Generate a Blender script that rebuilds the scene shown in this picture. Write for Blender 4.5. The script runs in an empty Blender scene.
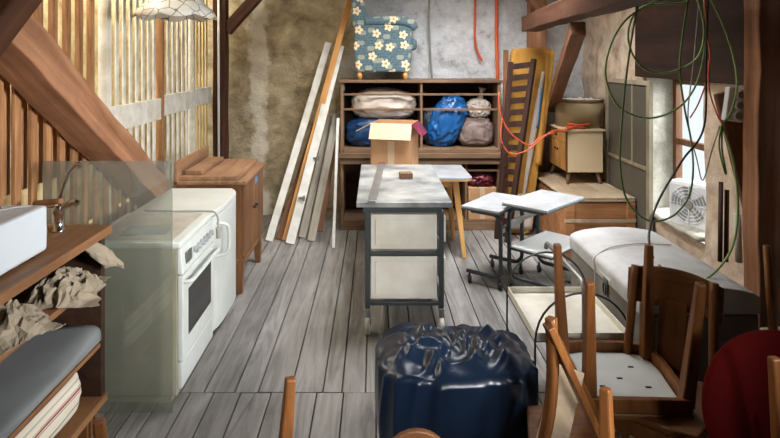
import bpy, bmesh, math, random
from mathutils import Vector, Matrix, Euler, noise
random.seed(7)
S = bpy.context.scene
COL = S.collection
PI = math.pi
# ---------------------------------------------------------------- camera, world, light, exposure
F, H0 = 570.0, 1.75            # focal length in pixels (780 wide), eye height
cd = bpy.data.cameras.new('camera'); cam = bpy.data.objects.new('camera', cd); COL.objects.link(cam)
cam.location = (0, 0, H0); cam.rotation_euler = (PI/2, 0, 0)
cd.sensor_width = 36; cd.lens = F/780*36
cd.shift_x = 15/780; cd.shift_y = -159/780
cd.clip_start = 0.05
S.camera = cam
S.view_settings.view_transform = 'Standard'; S.view_settings.look = 'None'
S.view_settings.gamma = 1; S.view_settings.use_curve_mapping = False
S.view_settings.exposure = 0.35
w = bpy.data.worlds.new('sky'); S.world = w; w.use_nodes = True
bg = w.node_tree.nodes['Background']; bg.inputs[0].default_value = (.86, .93, 1, 1); bg.inputs[1].default_value = 1.0

def area(name, loc, rot, sx, sy, power, col):
    l = bpy.data.lights.new(name, 'AREA'); l.shape = 'RECTANGLE'; l.size = sx; l.size_y = sy
    l.energy = power; l.color = col
    o = bpy.data.objects.new(name, l); o.location = loc; o.rotation_euler = rot; COL.objects.link(o); return o
# daylight through roof and right windows; the other lamps are unseen added fills
def spread(o, deg): o.data.spread = math.radians(deg); return o
rl = Vector((.75, 4.35, 3.02))
spread(area('roof_window_daylight', rl, Vector((.02, .22, -.97)).to_track_quat('-Z', 'Y').to_euler(), 1.3, 1.2, 68, (.98, .98, 1)), 120)
wl = Vector((4.8, 4.2, 2.1)); wt = Vector((1.4, 4.3, .45))
area('window_daylight', wl, (wt-wl).to_track_quat('-Z', 'Y').to_euler(), 2.4, 2.4, 520, (.95, .97, 1))
area('slat_gap_fill', (-1.98, 4.1, 3.05), (0, 0, 0), .34, 4.4, 95, (1, .93, .80))  # unseen fill lamp added to brighten the gap behind the slats
sl = Vector((2.2, .85, 1.8)); st = Vector((-1.5, 3.1, 1.02))
spread(area('side_fill_light', sl, (st-sl).to_track_quat('-Z', 'Y').to_euler(), .8, .8, 25, (1, .99, .97)), 52)  # added fill for the left side of the room, no window built here
gl = Vector((1.0, -2.2, 2.3)); gt = Vector((.0, 3.2, .55))
spread(area('rear_fill_light', gl, (gt-gl).to_track_quat('-Z', 'Y').to_euler(), .7, .7, 4.5, (.98, .98, 1)), 26)  # narrow fill added behind the viewer for work table front and bag
S.cycles.max_bounces = 8
S.cycles.sample_clamp_indirect = 4

# ---------------------------------------------------------------- helpers
def c(r, g, b):
    f = lambda v: (v/255/12.92) if v/255 <= .04045 else ((v/255+.055)/1.055)**2.4
    return (f(r), f(g), f(b), 1)
def X(x, d): return (x-375)*d/F
def Z(y, d): return H0-(y-60)*d/F
def P(x, y, d): return Vector((X(x, d), d, Z(y, d)))

def nmat(name):
    m = bpy.data.materials.new(name); m.use_nodes = True
    nt = m.node_tree; b = nt.nodes['Principled BSDF']
    return m, nt, b
def N(nt, t, **k):
    n = nt.nodes.new(t)
    for a, v in k.items(): setattr(n, a, v)
    return n
def coords(nt, scale=(1, 1, 1)):
    tc = N(nt, 'ShaderNodeTexCoord'); mp = N(nt, 'ShaderNodeMapping')
    mp.inputs['Scale'].default_value = scale
    nt.links.new(tc.outputs['Object'], mp.inputs[0]); return mp.outputs[0]
def tex_noise(nt, vec, scale, detail=4, rough=.55, dist=0):
    n = N(nt, 'ShaderNodeTexNoise'); n.inputs['Scale'].default_value = scale; n.inputs['Detail'].default_value = detail
    n.inputs['Roughness'].default_value = rough; n.inputs['Distortion'].default_value = dist
    nt.links.new(vec, n.inputs['Vector']); return n.outputs['Fac']
def ramp(nt, fac, stops):
    r = N(nt, 'ShaderNodeValToRGB'); e = r.color_ramp.elements
    while len(e) < len(stops): e.new(.5)
    for i, (p, col) in enumerate(stops): e[i].position = p; e[i].color = col
    nt.links.new(fac, r.inputs[0]); return r.outputs[0]
def mix(nt, fac, a, b, mode='MIX'):
    m = N(nt, 'ShaderNodeMix', data_type='RGBA', blend_type=mode)
    for sock, v in ((m.inputs[0], fac), (m.inputs[6], a), (m.inputs[7], b)):
        if hasattr(v, 'is_linked'): nt.links.new(v, sock)
        else: sock.default_value = v
    return m.outputs[2]
def bump(nt, b, h, strength, dist=.01):
    n = N(nt, 'ShaderNodeBump'); n.inputs['Strength'].default_value = strength; n.inputs['Distance'].default_value = dist
    nt.links.new(h, n.inputs['Height']); nt.links.new(n.outputs[0], b.inputs['Normal'])
def pm(name, col, rough=.6, var=.14, scale=6, bmp=.08, bscale=40, metal=0, col2=None, lo=.35, hi=.7, spec=.5):
    m, nt, b = nmat(name); v = coords(nt)
    d = tuple(x*(1-var) for x in col[:3])+(1,) if col2 is None else col2
    nt.links.new(ramp(nt, tex_noise(nt, v, scale, 6), [(lo, d), (hi, col)]), b.inputs['Base Color'])
    b.inputs['Roughness'].default_value = rough; b.inputs['Metallic'].default_value = metal
    b.inputs['Specular IOR Level'].default_value = spec
    if bmp: bump(nt, b, tex_noise(nt, v, bscale, 4), bmp)
    return m
def wood(name, c1, c2, axis='z', s=14, rough=.6, bmp=.15, stain=None):
    m, nt, b = nmat(name)
    sc = {'x': (.07, 1, 1), 'y': (1, .07, 1), 'z': (1, 1, .07)}[axis]
    v = coords(nt, sc); g = tex_noise(nt, v, s, 6, .6, 1.2)
    base = ramp(nt, g, [(.3, c1), (.52, tuple((p+q)/2 for p, q in zip(c1, c2))), (.72, c2)])
    v2 = coords(nt); k = tex_noise(nt, v2, 2.3, 5)
    dk = ramp(nt, k, [(.3, (.62, .6, .58, 1)), (.6, (1, 1, 1, 1))])
    base = mix(nt, 1.0, base, dk, 'MULTIPLY')
    if stain: base = mix(nt, ramp(nt, tex_noise(nt, v2, 7, 6), [(.5, (0, 0, 0, 1)), (.7, (.8, .8, .8, 1))]), base, stain)
    nt.links.new(base, b.inputs['Base Color']); b.inputs['Roughness'].default_value = rough; b.inputs['Specular IOR Level'].default_value = .28
    bump(nt, b, g, bmp); return m

class MB:
    def __init__(s): s.bm = bmesh.new(); s.mi = 0
    def _f(s, vs, smooth=False):
        try:
            f = s.bm.faces.new(vs); f.material_index = s.mi; f.smooth = smooth; return f
        except ValueError: return None
    def hexa(s, p):
        v = [s.bm.verts.new(q) for q in p]
        for q in ((0, 3, 2, 1), (4, 5, 6, 7), (0, 1, 5, 4), (1, 2, 6, 5), (2, 3, 7, 6), (3, 0, 4, 7)): s._f([v[i] for i in q])
        return s
    def bx(s, x0, x1, y0, y1, z0, z1):
        return s.hexa([(x0, y0, z0), (x1, y0, z0), (x1, y1, z0), (x0, y1, z0), (x0, y0, z1), (x1, y0, z1), (x1, y1, z1), (x0, y1, z1)])
    def box(s, ce, sz, rot=None):
        M = Matrix.Translation(ce) @ (Euler(rot).to_matrix().to_4x4() if rot else Matrix())
        a, b_, h = (q/2 for q in sz)
        return s.hexa([M @ Vector(q) for q in ((-a, -b_, -h), (a, -b_, -h), (a, b_, -h), (-a, b_, -h), (-a, -b_, h), (a, -b_, h), (a, b_, h), (-a, b_, h))])
    def bar(s, p0, p1, w0, h0, w1=None, h1=None, up=(0, 0, 1)):
        p0, p1 = Vector(p0), Vector(p1); w1 = w1 or w0; h1 = h1 or h0
        t = (p1-p0).normalized(); u = Vector(up)
        if abs(t.dot(u)) > .98: u = Vector((0, 1, 0))
        a = t.cross(u).normalized(); n = a.cross(t).normalized()
        q = []
        for p, ww, hh in ((p0, w0, h0), (p1, w1, h1)):
            q += [p-a*ww/2-n*hh/2, p+a*ww/2-n*hh/2, p+a*ww/2+n*hh/2, p-a*ww/2+n*hh/2]
        return s.hexa(q)
    def tube(s, pts, r, n=8, closed=False, cap=True):
        pts = [Vector(p) for p in pts]; rings = []; L = len(pts); prev = None
        for i, p in enumerate(pts):
            a = pts[(i-1) % L] if closed or i > 0 else p
            b_ = pts[(i+1) % L] if closed or i < L-1 else p
            t = (b_-a).normalized()
            if prev is None:
                u = Vector((0, 0, 1)) if abs(t.z) < .9 else Vector((1, 0, 0))
                u = (u-t*u.dot(t)).normalized()
            else: u = (prev-t*prev.dot(t)).normalized()
            prev = u; w_ = t.cross(u); rr = r[i] if isinstance(r, (list, tuple)) else r
            rings.append([s.bm.verts.new(p+(u*math.cos(2*PI*k/n)+w_*math.sin(2*PI*k/n))*rr) for k in range(n)])
        for i in range(L if closed else L-1):
            A, B = rings[i], rings[(i+1) % L]
            for k in range(n): s._f([A[k], A[(k+1) % n], B[(k+1) % n], B[k]], True)
        if cap and not closed: s._f(rings[0][::-1]); s._f(rings[-1])
        return s
    def cyl(s, p0, p1, r0, r1=None, n=16): return s.tube([p0, p1], [r0, r0 if r1 is None else r1], n)
    def lathe(s, prof, ce=(0, 0, 0), n=32, scallop=None):
        ce = Vector(ce); rings = []
        for r, z in prof:
            rings.append([s.bm.verts.new(ce+Vector((r*math.cos(2*PI*k/n), r*math.sin(2*PI*k/n), z+(scallop(k, z) if scallop else 0)))) for k in range(n)])
        for A, B in zip(rings, rings[1:]):
            for k in range(n): s._f([A[k], A[(k+1) % n], B[(k+1) % n], B[k]], True)
        return s, rings
    def capped(s, prof, ce=(0, 0, 0), n=32):
        _, r = s.lathe(prof, ce, n); s._f(r[0][::-1]); s._f(r[-1]); return s
    def prism(s, poly, y0, y1, ax='y'):
        f = {'y': lambda a, b_, t: (a, t, b_), 'x': lambda a, b_, t: (t, a, b_), 'z': lambda a, b_, t: (a, b_, t)}[ax]
        A = [s.bm.verts.new(f(a, b_, y0)) for a, b_ in poly]; B = [s.bm.verts.new(f(a, b_, y1)) for a, b_ in poly]
        n = len(poly)
        for k in range(n): s._f([A[k], A[(k+1) % n], B[(k+1) % n], B[k]])
        s._f(A[::-1]); s._f(B); return s
    def grid(s, fn, nu, nv, smooth=True, skip=None):
        V = [[s.bm.verts.new(fn(i/nu, j/nv)) for j in range(nv+1)] for i in range(nu+1)]
        for i in range(nu):
            for j in range(nv):
                if skip and skip((i+.5)/nu, (j+.5)/nv): continue
                s._f([V[i][j], V[i+1][j], V[i+1][j+1], V[i][j+1]], smooth)
        return s
    def blob(s, ce, rad, amp=.06, freq=3, sub=4, seed=0, e=1.0, flat=None, ridge=True):
        r = bmesh.ops.create_icosphere(s.bm, subdivisions=sub, radius=1)
        ce = Vector(ce); off = Vector((seed*3.1, seed*1.7, seed*2.3))
        for v in r['verts']:
            d = v.co.normalized()
            q = Vector((math.copysign(abs(d[i])**e, d[i])*rad[i] for i in range(3)))
            n1 = noise.noise(d*freq+off); n2 = noise.noise(d*freq*2.4+off)
            if ridge: n1 = 1-2*abs(n1)*1.6; n2 = (1-2*abs(n2)*1.6)*.5
            v.co = q*(1+amp*(n1+n2*.8))
            if flat is not None: v.co.z = max(v.co.z, flat)
            v.co += ce
        for f in s.bm.faces: f.smooth = True
        return s
    def build(s, name, mat, parent=None, bevel=0, world=False, mods=(), keep=False):
        bmesh.ops.recalc_face_normals(s.bm, faces=s.bm.faces[:])
        me = bpy.data.meshes.new(name); o = bpy.data.objects.new(name, me)
        org = Vector((0, 0, 0))
        if parent is not None:
            if world: bmesh.ops.transform(s.bm, matrix=MAT[parent.name].inverted(), verts=s.bm.verts[:])
            o.parent = parent
        elif not keep:
            xs = [v.co for v in s.bm.verts]
            lo = [min(v[i] for v in xs) for i in range(3)]; hi = [max(v[i] for v in xs) for i in range(3)]
            org = Vector(((lo[0]+hi[0])/2, (lo[1]+hi[1])/2, lo[2]))
            bmesh.ops.translate(s.bm, verts=s.bm.verts[:], vec=-org); o.location = org
        s.bm.to_mesh(me); s.bm.free()
        for m in (mat if isinstance(mat, (list, tuple)) else [mat]): me.materials.append(m)
        COL.objects.link(o)
        if bevel:
            b = o.modifiers.new('bevel', 'BEVEL'); b.width = bevel; b.segments = 2; b.limit_method = 'ANGLE'; b.harden_normals = False
        for t, kw in mods:
            md = o.modifiers.new(t.lower(), t)
            for k, v in kw.items(): setattr(md, k, v)
        MAT[o.name] = (MAT[parent.name] if parent is not None else Matrix.Translation(org))
        return o
MAT = {}
def tag(o, label=None, cat=None, group=None, kind=None):
    if label: o['label'] = label
    if cat: o['category'] = cat
    if group: o['group'] = group
    if kind: o['kind'] = kind
    return o
def thing(name, label, cat, loc=(0, 0, 0), rot=(0, 0, 0), group=None):
    if not isinstance(rot, (tuple, list, Euler)): rot = (0, 0, rot)
    o = bpy.data.objects.new(name, None); o.location = loc; o.rotation_euler = rot; o.empty_display_size = .1
    COL.objects.link(o); tag(o, label, cat, group)
    MAT[o.name] = Matrix.Translation(loc) @ Euler(rot).to_matrix().to_4x4(); return o
def struct(name, mb, mat, **k): return tag(mb.build(name, mat, keep=True, **k), kind='structure')
def timber(name, p0, p1, w_, h_, mat, label, cat, up=(0, 0, 1), bevel=.008, warp=.006, group=None):
    """a squared timber or board as an object whose local z runs along it"""
    p0, p1 = Vector(p0), Vector(p1); t = (p1-p0); L = t.length; t.normalize(); u = Vector(up)
    if abs(t.dot(u)) > .98: u = Vector((0, 1, 0))
    a = t.cross(u).normalized(); n = a.cross(t).normalized()
    m = MB(); k = max(2, int(L/.12)); rings = []; sd = random.random()*50
    for i in range(k+1):
        q = L*i/k; o1 = noise.noise(Vector((q*2, sd, 0)))*warp; o2 = noise.noise(Vector((q*2, sd+9, 0)))*warp
        rings.append([m.bm.verts.new((x*w_/2+o1+noise.noise(Vector((q*5, x*3+sd, y)))*warp*.6, y*h_/2+o2+noise.noise(Vector((q*5, y*3+sd, x+5)))*warp*.6, q)) for x, y in ((-1, -1), (1, -1), (1, 1), (-1, 1))])
    for A, B in zip(rings, rings[1:]):
        for j in range(4): m._f([A[j], A[(j+1) % 4], B[(j+1) % 4], B[j]])
    m._f(rings[0][::-1]); m._f(rings[-1])
    o = m.build(name, mat, keep=True, bevel=bevel)
    R = Matrix((a, n, t)).transposed().to_4x4(); o.matrix_world = Matrix.Translation(p0) @ R
    MAT[o.name] = o.matrix_world.copy()
    return tag(o, label, cat, group)
def spline(pts, sub=8, closed=False):
    pts = [Vector(p) for p in pts]; n = len(pts); out = []
    for i in range(n if closed else n-1):
        g = lambda k: pts[k % n] if closed else pts[max(0, min(n-1, k))]
        p0, p1, p2, p3 = g(i-1), g(i), g(i+1), g(i+2)
        for j in range(sub):
            t = j/sub
            out.append(.5*((2*p1)+(p2-p0)*t+(2*p0-5*p1+4*p2-p3)*t*t+(3*p1-p0-3*p2+p3)*t**3))
    if not closed: out.append(pts[-1])
    return out
def cable(name, pts, r, mat, label, cat='cable', sub=8, closed=False, group=None):
    return tag(MB().tube(spline(pts, sub, closed), r, 7, closed).build(name, mat), label, cat, group)
def arc(cx, cy, r, a0, a1, n=8): return [(cx+r*math.cos(a0+(a1-a0)*i/n), cy+r*math.sin(a0+(a1-a0)*i/n)) for i in range(n+1)]

# ---------------------------------------------------------------- materials
M = {}
M['beam'] = wood('beam_wood', c(128, 84, 58), c(190, 140, 106), s=9)
M['beam_dark'] = wood('beam_dark_wood', c(58, 34, 22), c(104, 66, 44), s=9)
M['lintel'] = wood('lintel_wood', c(34, 20, 13), c(62, 38, 24), 'z', 9, .7)
M['beam_mid'] = wood('beam_mid_wood', c(100, 64, 42), c(142, 98, 68), s=9)
M['slat'] = wood('slat_wood', c(128, 86, 54), c(196, 148, 104), s=16)
M['slat_white'] = pm('slat_white_paint', c(232, 230, 222), .55, col2=c(198, 192, 176), scale=9)
M['slat_cream'] = wood('slat_cream_wood', c(206, 176, 118), c(236, 214, 160), s=10)
M['oak'] = wood('oak_front', c(100, 66, 42), c(146, 102, 66), 'z', 12, .45)
M['oak_y'] = wood('oak_top', c(122, 88, 62), c(170, 132, 100), 'y', 14, .5)
M['pine_x'] = wood('pine_x', c(158, 104, 66), c(204, 148, 100), 'x', 10)
M['pine_pale'] = wood('pine_pale', c(170, 146, 118), c(206, 186, 158), 'y', 10)
M['chair'] = wood('chair_wood', c(100, 60, 30), c(144, 93, 50), 'z', 16, .4)
M['chair_x'] = wood('chair_wood_x', c(98, 60, 32), c(140, 93, 54), 'x', 16, .4)
M['beech'] = wood('beech', c(196, 142, 78), c(226, 176, 108), 'z', 14, .45)
M['grey_wood'] = wood('grey_board', c(128, 120, 106), c(180, 172, 156), 'z', 14, .75)
M['honey'] = wood('honey_board', c(172, 118, 60), c(212, 158, 90), 'z', 14, .55)
M['brown_board'] = wood('brown_board', c(92, 58, 36), c(140, 94, 62), 'z', 14, .6)
M['white_board'] = pm('white_board', c(222, 221, 214), .5, col2=c(182, 178, 166), scale=5)
M['enamel'] = pm('white_enamel', c(208, 213, 210), .28, col2=c(190, 195, 190), scale=3, bmp=0)
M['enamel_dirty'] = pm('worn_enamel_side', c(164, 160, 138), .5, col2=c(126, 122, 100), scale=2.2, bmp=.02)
M['hob'] = pm('hob_grey', c(190, 186, 176), .45, col2=c(150, 144, 134), scale=5, bmp=.03)
M['black_glass'] = pm('oven_glass', c(26, 28, 30), .12, bmp=0)
M['chrome'] = pm('chrome', c(214, 214, 214), .16, .05, bmp=0, metal=1)
M['steel'] = pm('steel_dull', c(150, 150, 146), .42, .2, bmp=0, metal=.8)
M['dark_tube'] = pm('dark_grey_tube', c(66, 72, 74), .38, bmp=0, metal=.4)
M['black'] = pm('black_plastic', c(26, 26, 28), .5, bmp=0)
M['white_plastic'] = pm('white_plastic', c(232, 235, 238), .35, .04, bmp=0)
M['appliance'] = pm('appliance_white', c(198, 205, 212), .35, .04, bmp=0)
M['bin'] = pm('bin_white', c(226, 222, 210), .5, col2=c(196, 190, 174), scale=4)
M['cardboard'] = pm('cardboard', c(186, 142, 100), .8, .12, 10, .05)
M['cardboard_in'] = pm('cardboard_light', c(200, 172, 140), .8, .08, 10, .05)
M['bag_white'] = pm('bag_white', c(206, 192, 178), .5, .2, 5, .1, 14)
M['bag_blue'] = pm('bag_blue', c(30, 96, 160), .25, .3, 5, .3, 10)
M['bag_dkblue'] = pm('bag_dark_blue', c(22, 62, 104), .38, .3, 5, .5, 12)
M['bag_grey'] = pm('bag_grey', c(70, 78, 86), .35, .3, 5, .3, 12)
M['bag_navy'] = pm('bag_navy', c(16, 32, 52), .3, .2, 4, .05, 7)
M['bundle'] = pm('bundle_pink', c(140, 122, 112), .7, col2=c(96, 78, 74), scale=9, bmp=.5, bscale=18)
M['red_stuff'] = pm('red_plastic', c(150, 50, 66), .3, col2=c(60, 26, 36), scale=14, bmp=.5, bscale=20)
M['paper'] = pm('brown_paper', c(152, 139, 119), .8, .2, 5, .15, 18)
M['foam'] = pm('foam_mat', c(126, 130, 130), .85, .18, 3, .06, 60)
M['red'] = pm('red_upholstery', c(88, 9, 9), .85, .2, 6, .06, 90, spec=.1)
M['pad'] = pm('seat_pad', c(196, 198, 192), .7, .15, 6, .05)
M['grey_panel'] = pm('grey_panel', c(96, 90, 78), .7, .2, 4, .05)
M['trunk'] = pm('trunk_canvas', c(198, 199, 200), .5, col2=c(160, 157, 152), scale=3, bmp=.12, bscale=30)
M['trunk_side'] = pm('trunk_side', c(134, 126, 114), .7, col2=c(108, 100, 90), scale=3, bmp=.12, bscale=30)
M['tabletop'] = pm('grey_laminate', c(168, 171, 174), .32, col2=c(140, 141, 142), scale=5, bmp=.03)
M['white_top'] = pm('white_laminate', c(238, 238, 236), .35, .05, bmp=.02)
M['cart_top'] = pm('cart_top_metal', c(186, 186, 180), .4, col2=c(120, 122, 122), scale=5, bmp=.06, bscale=12, metal=.35)
M['yellow'] = pm('yellow_cover', c(196, 142, 56), .75, .25, 4, .3, 16)
M['dark_wood'] = wood('dark_wood', c(40, 24, 18), c(74, 46, 34), 'z', 12, .6)
M['orange'] = pm('orange_rubber', c(214, 92, 56), .5, bmp=0)
M['green'] = pm('green_cable', c(138, 168, 98), .45, bmp=0)
M['green_dk'] = pm('dark_green_cable', c(92, 122, 72), .45, bmp=0)
M['grey_cable'] = pm('grey_cable', c(150, 146, 138), .5, bmp=0)
M['cabinet'] = wood('cabinet_wood', c(98, 74, 54), c(142, 114, 88), 'x', 14, .65)
M['cabinet_z'] = wood('cabinet_wood_z', c(104, 78, 56), c(150, 118, 90), 'z', 14, .65)
M['cab_in'] = wood('cabinet_inside', c(56, 38, 26), c(88, 60, 40), 'x', 10, .75)
M['shelfwood'] = wood('shelf_edge_wood', c(120, 82, 54), c(166, 122, 84), 'y', 10, .55)
M['shelf_shade'] = wood('shelf_shaded_wood', c(44, 29, 21), c(72, 50, 36), 'y', 10, .6)  # dark brown wood, darkened further for the shade inside the shelf
M['cream'] = pm('cream_laminate', c(224, 202, 164), .45, .1, 3, .02)
M['panel_frame'] = wood('panel_frame', c(136, 126, 104), c(180, 168, 142), 'z', 10)
M['drum'] = pm('drum_card', c(162, 142, 104), .7, .2, 5, .08)
M['blue_tape'] = pm('blue_tape', c(88, 142, 190), .5, bmp=0)
M['dust'] = pm('dust_rag', c(200, 196, 184), .9, .1, 8, .3)

def mat_floor():
    m, nt, b = nmat('floor_boards')
    tc = N(nt, 'ShaderNodeTexCoord'); at = N(nt, 'ShaderNodeAttribute', attribute_name='board')
    add = N(nt, 'ShaderNodeVectorMath', operation='ADD'); nt.links.new(tc.outputs['Object'], add.inputs[0]); nt.links.new(at.outputs['Vector'], add.inputs[1])
    mp = N(nt, 'ShaderNodeMapping'); mp.inputs['Scale'].default_value = (1, .09, 1); nt.links.new(add.outputs[0], mp.inputs[0])
    g = tex_noise(nt, mp.outputs[0], 16, 7, .6, 1.4)
    base = ramp(nt, g, [(.3, c(100, 96, 92)), (.5, c(132, 128, 123)), (.72, c(154, 151, 147))])
    k = tex_noise(nt, tc.outputs['Object'], 1.6, 6, .6)
    base = mix(nt, 1.0, base, ramp(nt, k, [(.3, (.72, .71, .7, 1)), (.62, (1, 1, 1, 1))]), 'MULTIPLY')
    hsv = N(nt, 'ShaderNodeHueSaturation'); nt.links.new(base, hsv.inputs['Color'])
    sep = N(nt, 'ShaderNodeSeparateXYZ'); nt.links.new(at.outputs['Vector'], sep.inputs[0])
    mr = N(nt, 'ShaderNodeMapRange'); mr.inputs[1].default_value = 0; mr.inputs[2].default_value = 40; mr.inputs[3].default_value = .82; mr.inputs[4].default_value = 1.14
    nt.links.new(sep.outputs[2], mr.inputs[0]); nt.links.new(mr.outputs[0], hsv.inputs['Value'])
    nt.links.new(hsv.outputs[0], b.inputs['Base Color'])
    b.inputs['Roughness'].default_value = .62; bump(nt, b, g, .22); return m
def mat_backwall():
    m, nt, b = nmat('back_wall_plaster'); v = coords(nt); tc = N(nt, 'ShaderNodeSeparateXYZ'); nt.links.new(v, tc.inputs[0])
    n1 = tex_noise(nt, v, 2.2, 8, .6); n2 = tex_noise(nt, v, 9, 8, .65); n3 = tex_noise(nt, coords(nt, (1, 1, 1.3)), 4, 9, .68, .4)
    mud = ramp(nt, n3, [(.28, c(118, 104, 80)), (.5, c(176, 160, 128)), (.72, c(208, 196, 168))])
    white = ramp(nt, n2, [(.26, c(136, 133, 128)), (.42, c(208, 208, 207)), (.7, c(234, 236, 236))])
    def lin(sock, k, o):
        a = N(nt, 'ShaderNodeMath', operation='MULTIPLY_ADD'); nt.links.new(sock, a.inputs[0]); a.inputs[1].default_value = k; a.inputs[2].default_value = o; return a.outputs[0]
    ad = N(nt, 'ShaderNodeMath', operation='ADD'); nt.links.new(lin(tc.outputs[0], 1.6, .95), ad.inputs[0]); nt.links.new(lin(n1, 1.6, -.8), ad.inputs[1])
    fac = ramp(nt, ad.outputs[0], [(.35, (0, 0, 0, 1)), (.75, (1, 1, 1, 1))])
    col = mix(nt, fac, mud, white)
    # a pale plaster streak running down the left of the wall
    wv = N(nt, 'ShaderNodeMath', operation='ADD'); nt.links.new(tc.outputs[0], wv.inputs[0]); nt.links.new(lin(n1, .6, 1.02), wv.inputs[1])
    ab = N(nt, 'ShaderNodeMath', operation='ABSOLUTE'); nt.links.new(wv.outputs[0], ab.inputs[0])
    st = ramp(nt, ab.outputs[0], [(.06, (.85, .85, .85, 1)), (.11, (0, 0, 0, 1))])
    col = mix(nt, st, col, c(226, 218, 200))
    nt.links.new(col, b.inputs['Base Color']); b.inputs['Roughness'].default_value = .9
    bump(nt, b, tex_noise(nt, v, 12, 9, .72), 1.0, .035); return m
def mat_stone(name, a, b_, cc, s=6):
    m, nt, b = nmat(name); v = coords(nt); n2 = tex_noise(nt, v, s, 8, .65)
    nt.links.new(ramp(nt, n2, [(.3, a), (.5, b_), (.68, cc)]), b.inputs['Base Color']); b.inputs['Roughness'].default_value = .9
    bump(nt, b, tex_noise(nt, v, s*2.5, 8, .7), .6, .02); return m
def mat_flowers():
    m, nt, b = nmat('flowered_blue_fabric'); v = coords(nt)
    def vor(scale, rnd=.75):
        n = N(nt, 'ShaderNodeTexVoronoi'); n.inputs['Scale'].default_value = scale; n.inputs['Randomness'].default_value = rnd; nt.links.new(v, n.inputs['Vector']); return n
    base = ramp(nt, tex_noise(nt, v, 60, 3), [(.35, c(64, 84, 92)), (.65, c(88, 110, 118))])
    # faint squares in the weave
    br = N(nt, 'ShaderNodeTexBrick'); br.inputs['Scale'].default_value = 9; br.inputs['Mortar Size'].default_value = .012
    br.inputs['Color1'].default_value = (0, 0, 0, 1); br.inputs['Color2'].default_value = (0, 0, 0, 1); br.inputs['Mortar'].default_value = (.45, .45, .45, 1)
    mp = N(nt, 'ShaderNodeMapping'); mp.inputs['Rotation'].default_value = (PI/2, 0, 0); nt.links.new(v, mp.inputs[0]); nt.links.new(mp.outputs[0], br.inputs[0])
    base = mix(nt, br.outputs[0], base, c(120, 142, 146))
    sp_ = N(nt, 'ShaderNodeSeparateXYZ'); nt.links.new(v, sp_.inputs[0]); cb = N(nt, 'ShaderNodeCombineXYZ')
    nt.links.new(sp_.outputs[0], cb.inputs[0]); nt.links.new(sp_.outputs[2], cb.inputs[1])
    def M2(op, a, b2=None):
        n = N(nt, 'ShaderNodeMath', operation=op)
        for k, q in enumerate((a, b2)):
            if q is None: continue
            if hasattr(q, 'is_linked'): nt.links.new(q, n.inputs[k])
            else: n.inputs[k].default_value = q
        return n.outputs[0]
    def petals(scale, rnd, r0, k, off):
        ad = N(nt, 'ShaderNodeVectorMath', operation='ADD'); nt.links.new(cb.outputs[0], ad.inputs[0]); ad.inputs[1].default_value = (off, off*.7, 0)
        n = N(nt, 'ShaderNodeTexVoronoi', voronoi_dimensions='2D'); n.inputs['Scale'].default_value = scale; n.inputs['Randomness'].default_value = rnd; nt.links.new(ad.outputs[0], n.inputs['Vector'])
        sb = N(nt, 'ShaderNodeVectorMath', operation='SUBTRACT'); nt.links.new(ad.outputs[0], sb.inputs[0]); nt.links.new(n.outputs['Position'], sb.inputs[1])
        s2 = N(nt, 'ShaderNodeSeparateXYZ'); nt.links.new(sb.outputs[0], s2.inputs[0])
        ang = M2('ARCTAN2', s2.outputs[1], s2.outputs[0])
        L = N(nt, 'ShaderNodeVectorMath', operation='LENGTH'); nt.links.new(sb.outputs[0], L.inputs[0])
        rad = M2('MULTIPLY', M2('ADD', M2('MULTIPLY', M2('ABSOLUTE', M2('COSINE', M2('MULTIPLY', ang, k/2))), .5), .55), r0)
        return M2('LESS_THAN', L.outputs['Value'], rad), L.outputs['Value']
    lf, _ = petals(8, .8, .036, 2, 3.3)
    fl, dist = petals(6.6, .7, .045, 5, 0)
    base = mix(nt, M2('MULTIPLY', lf, .7), base, c(158, 160, 140))
    base = mix(nt, fl, base, c(226, 204, 166))
    base = mix(nt, M2('LESS_THAN', dist, .012), base, c(170, 130, 84))
    nt.links.new(base, b.inputs['Base Color']); b.inputs['Roughness'].default_value = .9; return m
def mat_stripes():
    m, nt, b = nmat('striped_ticking'); v = coords(nt); s = N(nt, 'ShaderNodeSeparateXYZ'); nt.links.new(v, s.inputs[0])
    a = N(nt, 'ShaderNodeMath', operation='MULTIPLY_ADD'); m6 = N(nt, 'ShaderNodeMath', operation='MULTIPLY'); nt.links.new(s.outputs[2], m6.inputs[0]); m6.inputs[1].default_value = 7.5
    nt.links.new(s.outputs[0], a.inputs[0]); a.inputs[1].default_value = -5.0; nt.links.new(m6.outputs[0], a.inputs[2])
    fr = N(nt, 'ShaderNodeMath', operation='FRACT'); nt.links.new(a.outputs[0], fr.inputs[0])
    r = N(nt, 'ShaderNodeValToRGB'); r.color_ramp.interpolation = 'CONSTANT'; e = r.color_ramp.elements
    W, R_, K, G = c(214, 206, 188), c(150, 54, 56), c(84, 50, 60), c(176, 172, 160)
    st = [(0, W), (.13, K), (.16, W), (.2, R_), (.28, W), (.31, K), (.33, W), (.52, G), (.6, W), (.78, K), (.81, W)]
    while len(e) < len(st): e.new(.5)
    for i, (p, q) in enumerate(st): e[i].position = p; e[i].color = q
    nt.links.new(fr.outputs[0], r.inputs[0]); nt.links.new(r.outputs[0], b.inputs['Base Color']); b.inputs['Roughness'].default_value = .9
    bump(nt, b, tex_noise(nt, v, 30), .2); return m
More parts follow.
